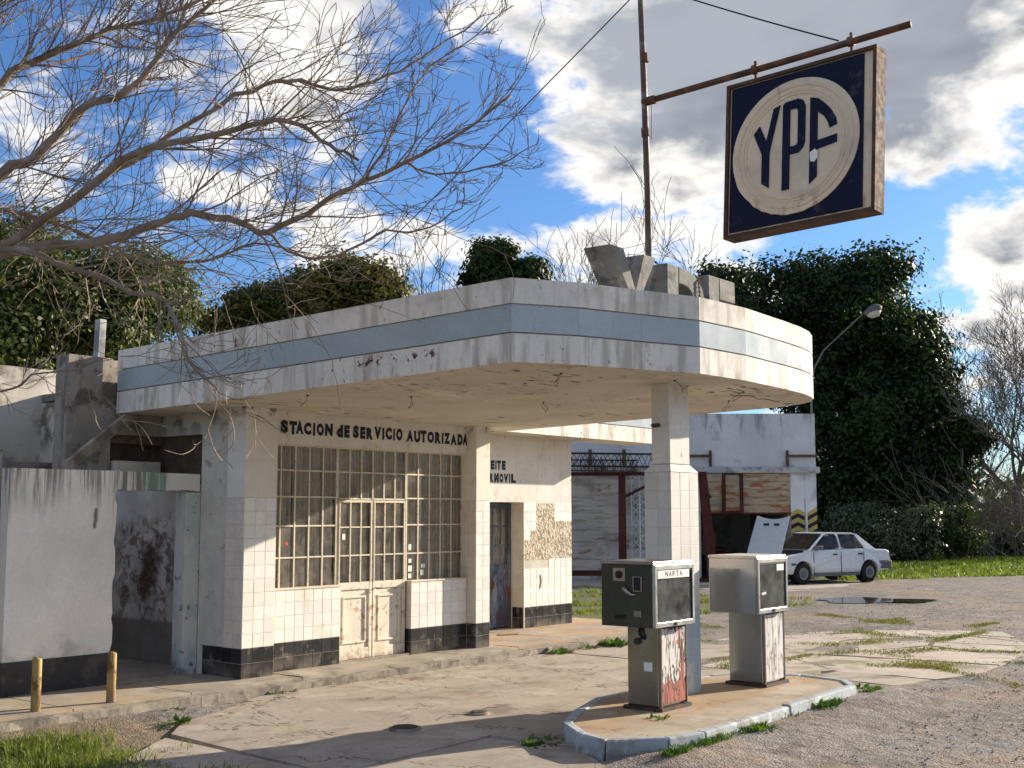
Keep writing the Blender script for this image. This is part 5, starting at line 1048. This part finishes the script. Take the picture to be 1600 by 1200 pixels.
for nm, P, r in LIMB:
    S = smooth(P); n = len(S)
    if r >= .03 and P[0][0] < -4: S = [Vector((-4.55, -1.12, max(2.8, P[0][2] - .5)))] + S; n += 1
    elif P[0][0] < -4: S = [Vector((-4.60, -1.12, 2.8))] + S; n += 1
    S = [p + Vector((rg.gauss(0, .006), rg.gauss(0, .006), rg.gauss(0, .008))) for p in S]
    rr = [r * .68 * (1 - .80 * k / (n - 1)) + .002 for k in range(n)]
    MB().tube(S, rr, 8).build('limb', 'bark', tr, True)
    L_ = sum((S[k + 1] - S[k]).length for k in range(n - 1)); m = int(L_ / ({'J': .06, 'D': .065, 'A': .075, 'K': .08, 'G': .13, 'H': .3}.get(nm, .11)))
    for j in range(m):
        f = .1 + .9 * j / m; k = min(n - 2, int(f * (n - 1))); p = S[k].lerp(S[k + 1], f * (n - 1) - k); d = (S[k + 1] - S[k]).normalized()
        side = d.cross(Vector((rg.gauss(0, 1), rg.gauss(0, 1), rg.gauss(0, 1)))).normalized()
        nd = (d * rg.uniform(.5, 1.1) + side * rg.uniform(.5, 1.0) + Vector((.15, -.1, .25 if nm not in 'GHI' else -.2))).normalized()
        grow(tw, p, nd, rg.uniform(.35, 1.05) * (1 if r > .02 and nm not in 'GHI' else .55) * (1 if p.x < -1.9 else .6), min(rr[k] * .5, rg.uniform(.005, .011)), 2, rg, .15, .62, 6, 3 if rg.random() < .45 else 2, 3, .0028, .16)
tw.build('twigs', 'bark', tr)

# grass and weeds
def blades(name, pts, h, w_, mat, label, seed, z=0., bend=.5):
    r_ = np.random.default_rng(seed); P = np.array(pts); n = len(P); a = r_.random(n) * 6.283; hh = h * (.4 + .9 * r_.random(n)) ; ww = w_ * (.6 + .8 * r_.random(n))
    dx, dy = np.cos(a), np.sin(a); le = bend * hh * r_.random(n); b = r_.random(n) * 6.283
    zz = np.full(n, z) if P.shape[1] == 2 else P[:, 2]
    V = np.zeros((n, 5, 3)); mx, my = np.cos(b) * le, np.sin(b) * le
    V[:, 0] = np.stack([P[:, 0] - dx * ww, P[:, 1] - dy * ww, zz], 1); V[:, 1] = np.stack([P[:, 0] + dx * ww, P[:, 1] + dy * ww, zz], 1)
    V[:, 2] = np.stack([P[:, 0] + dx * ww * .7 + mx * .35, P[:, 1] + dy * ww * .7 + my * .35, zz + hh * .6], 1); V[:, 3] = np.stack([P[:, 0] - dx * ww * .7 + mx * .35, P[:, 1] - dy * ww * .7 + my * .35, zz + hh * .6], 1)
    V[:, 4] = np.stack([P[:, 0] + mx, P[:, 1] + my, zz + hh * (1 - .25 * r_.random(n))], 1)
    F = [q for k in range(n) for q in ((5 * k, 5 * k + 1, 5 * k + 2, 5 * k + 3), (5 * k + 3, 5 * k + 2, 5 * k + 4))]
    o = raw(name, V.reshape(-1, 3).tolist(), F, mat); return o
from mathutils import noise as mnz
def scatter(n, x0, x1, y0, y1, test, seed):
    r_ = random.Random(seed); out = []
    while len(out) < n:
        x, y = r_.uniform(x0, x1), r_.uniform(y0, y1)
        if r_.random() < test(x, y): out.append((x, y))
    return out
def nzf(x, y, s, o=0): return mnz.noise(Vector((x * s, y * s, o)))
def left_lawn(x, y):
    e = (-2.15 - x) + .25 * nzf(x, y, 2); f = (-.72 - y) + .2 * nzf(x, y, 2.4, 4); g_ = (-.35 * (y + .9) + 1)
    lim = -2.35 - .30 * max(0, -1.2 - y) * .9; q = (lim - x) + .45 * nzf(x, y, 2) + .2 * nzf(x, y, 6)
    return max(0, min(1, q / .5 + .12)) * max(0, min(1, f / .3)) * max(.12, .75 + 1.2 * nzf(x, y, 1.8, 7))
tag(blades('lawn', scatter(15000, -5.2, -2.0, -4.2, -.6, left_lawn, 1), .10, .0045, 'grass', '', 1, -.03, 1.3), 'bright lush grass patch at the lower left corner', 'grass', kind='stuff')
tag(blades('lawn', scatter(9000, 7.9, 17.5, .3, 7.5, lambda x, y: max(0, .1 + 1.9 * nzf(x, y, .6, 3) + .8 * nzf(x, y, 2.2, 5)) * (1 if y > 1.9 - .12 * (x - 8) * 1.4 and (x > 7.9) else 0), 2), .075, .010, 'grass', '', 2, -.045), 'patchy grass between the rear wing and the garage', 'grass', kind='stuff')
def far_lawn(x, y):
    q = Vector((x, y, 0)) - Vector((CAM.x, CAM.y, 0)); D = q.dot(FX); X = q.dot(RX); return (1 if D > 35.9 + .5 * (X - 11) + 1.2 * nzf(x, y, .3) and D < 58 and X > 9.4 else 0) * max(.15, .7 + nzf(x, y, .5, 6))
tag(blades('lawn', scatter(32000, 22, 70, -24, 16, far_lawn, 3), .12, .03, 'grass_far', '', 3, -.045), 'sunlit lawn stretching beyond the white car', 'grass', kind='stuff')
def crackgrass(x, y):
    v = abs(nzf(x, y, .5, 9)) + .05 * nzf(x, y, 2.5, 1); return max(0, 1 - v / .11) * max(0, .35 + nzf(x, y, .9, 2) * 1.8)
tag(blades('verge', scatter(16000, 4.8, 13.5, -6.4, .3, crackgrass, 4), .028, .006, 'grass_dry', '', 4, -.03), 'thin dry grass growing in the cracks of the broken slabs', 'grass', kind='stuff')
kp = scatter(1500, -.5, 3.95, -5.72, -5.40, lambda x, y: max(0, .15 + 1.6 * nzf(x, 0, 1.7, 5)) * max(0, 1 - abs(y + 5.55 - .03 * x) / .09), 6)
tag(blades('kerb_grass', kp, .05, .005, 'weed', '', 7, .045, 1.2), 'low grass fringe growing along the street side of the island kerb', 'grass', kind='stuff')
def weed(x, y, z, s, lb, n=70, seed=0):
    r_ = random.Random(seed); m_ = T('weed', (x, y, z), lb, 'weed', 'weeds sprouting from the concrete'); V = []; F = []
    for k in range(n):
        a = r_.random() * 6.283; d = r_.random() ** .7 * s; l_ = s * r_.uniform(.25, .7); b = Vector((x + math.cos(a) * d * .8, y + math.sin(a) * d * .6, z - .02)); e = Vector((math.cos(a + r_.gauss(0, .5)), math.sin(a + r_.gauss(0, .5)), r_.uniform(.3, 1.1))).normalized(); sd = e.cross(Vector((0, 0, 1))).normalized() * l_ * r_.uniform(.13, .26)
        i = len(V); V += [tuple(b), tuple(b + e * l_ * .5 + sd), tuple(b + e * l_ + Vector((0, 0, -l_ * .12))), tuple(b + e * l_ * .5 - sd)]; F.append((i, i + 1, i + 2, i + 3))
    raw('leaves', V, F, 'weed', m_)
for k, (x, y, z, s, lb) in enumerate([(.10, -.55, .0, .15, 'leafy weed at the foot of the pavement below the corner pillar'), (-1.72, -1.22, .0, .17, 'weed clump at the ragged slab edge left of the forecourt'), (2.45, -5.54, .07, .15, 'tallest weed beside the long street kerb of the island'), (1.0, -5.60, .06, .16, 'low weed under the island kerb below the green pump'), (3.92, -5.25, .045, .13, 'weed at the far street corner of the island kerb'), (6.2, -.66, .0, .28, 'dark weed clump by the kerb behind the green pump'), (4.9, -.62, .0, .22, 'spreading weed by the kerb under the blue door'), (-.42, -4.35, -.02, .2, 'dark weeds hugging the rounded nose of the island'), (.55, -4.86, .12, .12, 'small weed at the foot of the green pump'), (-1.3, -.62, .0, .13, 'small weed between the pavement and the sunken slab'), (-2.05, -.5, .0, .13, 'weed strip between the two bollards'), (5.6, -.62, .0, .16, 'small weed between the two clumps at the pavement kerb'), (-.15, -5.2, .12, .06, 'tiny weed growing through the island kerb joint')]):
    weed(x, y, z, s, lb, 60 if s < .2 else 110, k)
# loose stones on the gravel
def stones(n, seed):
    r_ = random.Random(seed); V = []; F = []; k = 0
    while k < n:
        D = 4.5 + 22 * r_.random() ** 1.6; X = r_.uniform(-.25, .5) * D; q = cb(X, D); x, y = q.x, q.y
        on_lot = (y < -5.55 and x > -.8) or (x > 9 and y < -1) or (x > 12.5 and y < 4)
        if not on_lot: 
            k += .02; continue
        s = .004 + .016 * r_.random() ** 4; i = len(V); R3 = Matrix.Rotation(r_.random() * 6.28, 3, 'Z') @ Matrix.Rotation(r_.random(), 3, 'X')
        for v in ((1, 0, 0), (-1, 0, 0), (0, .8, 0), (0, -.8, 0), (0, 0, .6), (0, 0, -.6)): w3 = R3 @ Vector(v) * s * r_.uniform(.7, 1.2); V.append((x + w3.x, y + w3.y, -.035 + s * .3 + w3.z))
        F += [(i + a, i + b, i + c) for a, b, c in ((0, 2, 4), (2, 1, 4), (1, 3, 4), (3, 0, 4), (2, 0, 5), (1, 2, 5), (3, 1, 5), (0, 3, 5))]; k += 1
    return tag(raw('gravel_stones', V, F, 'stone'), 'loose stones scattered over the gravel lot', 'gravel', kind='stuff')
stones(6500, 12)
# fallen twigs and leaf litter on the slabs
r_ = random.Random(30); m_ = MB()
for k in range(70):
    x, y = r_.uniform(-2.0, 5), r_.uniform(-.95, -.56) if k < 50 else r_.uniform(-3.4, -.8); a = r_.random() * 6.28; l_ = r_.uniform(.03, .12); p = Vector((x, y, .012)); m_.tube([p, p + Vector((math.cos(a), math.sin(a), .03)) * l_], .003, 3)
for k in range(5):
    p = Vector((-.1 + .17 * k, -2.95 + r_.uniform(-.1, .1), .012)); m_.tube([p, p + Vector((.16, .02, .01)), p + Vector((.3, r_.uniform(-.06, .06), 0))], .004, 4)
tag(m_.build('twig_litter', 'bark'), 'fallen twigs and litter lying on the forecourt', 'litter', kind='stuff')
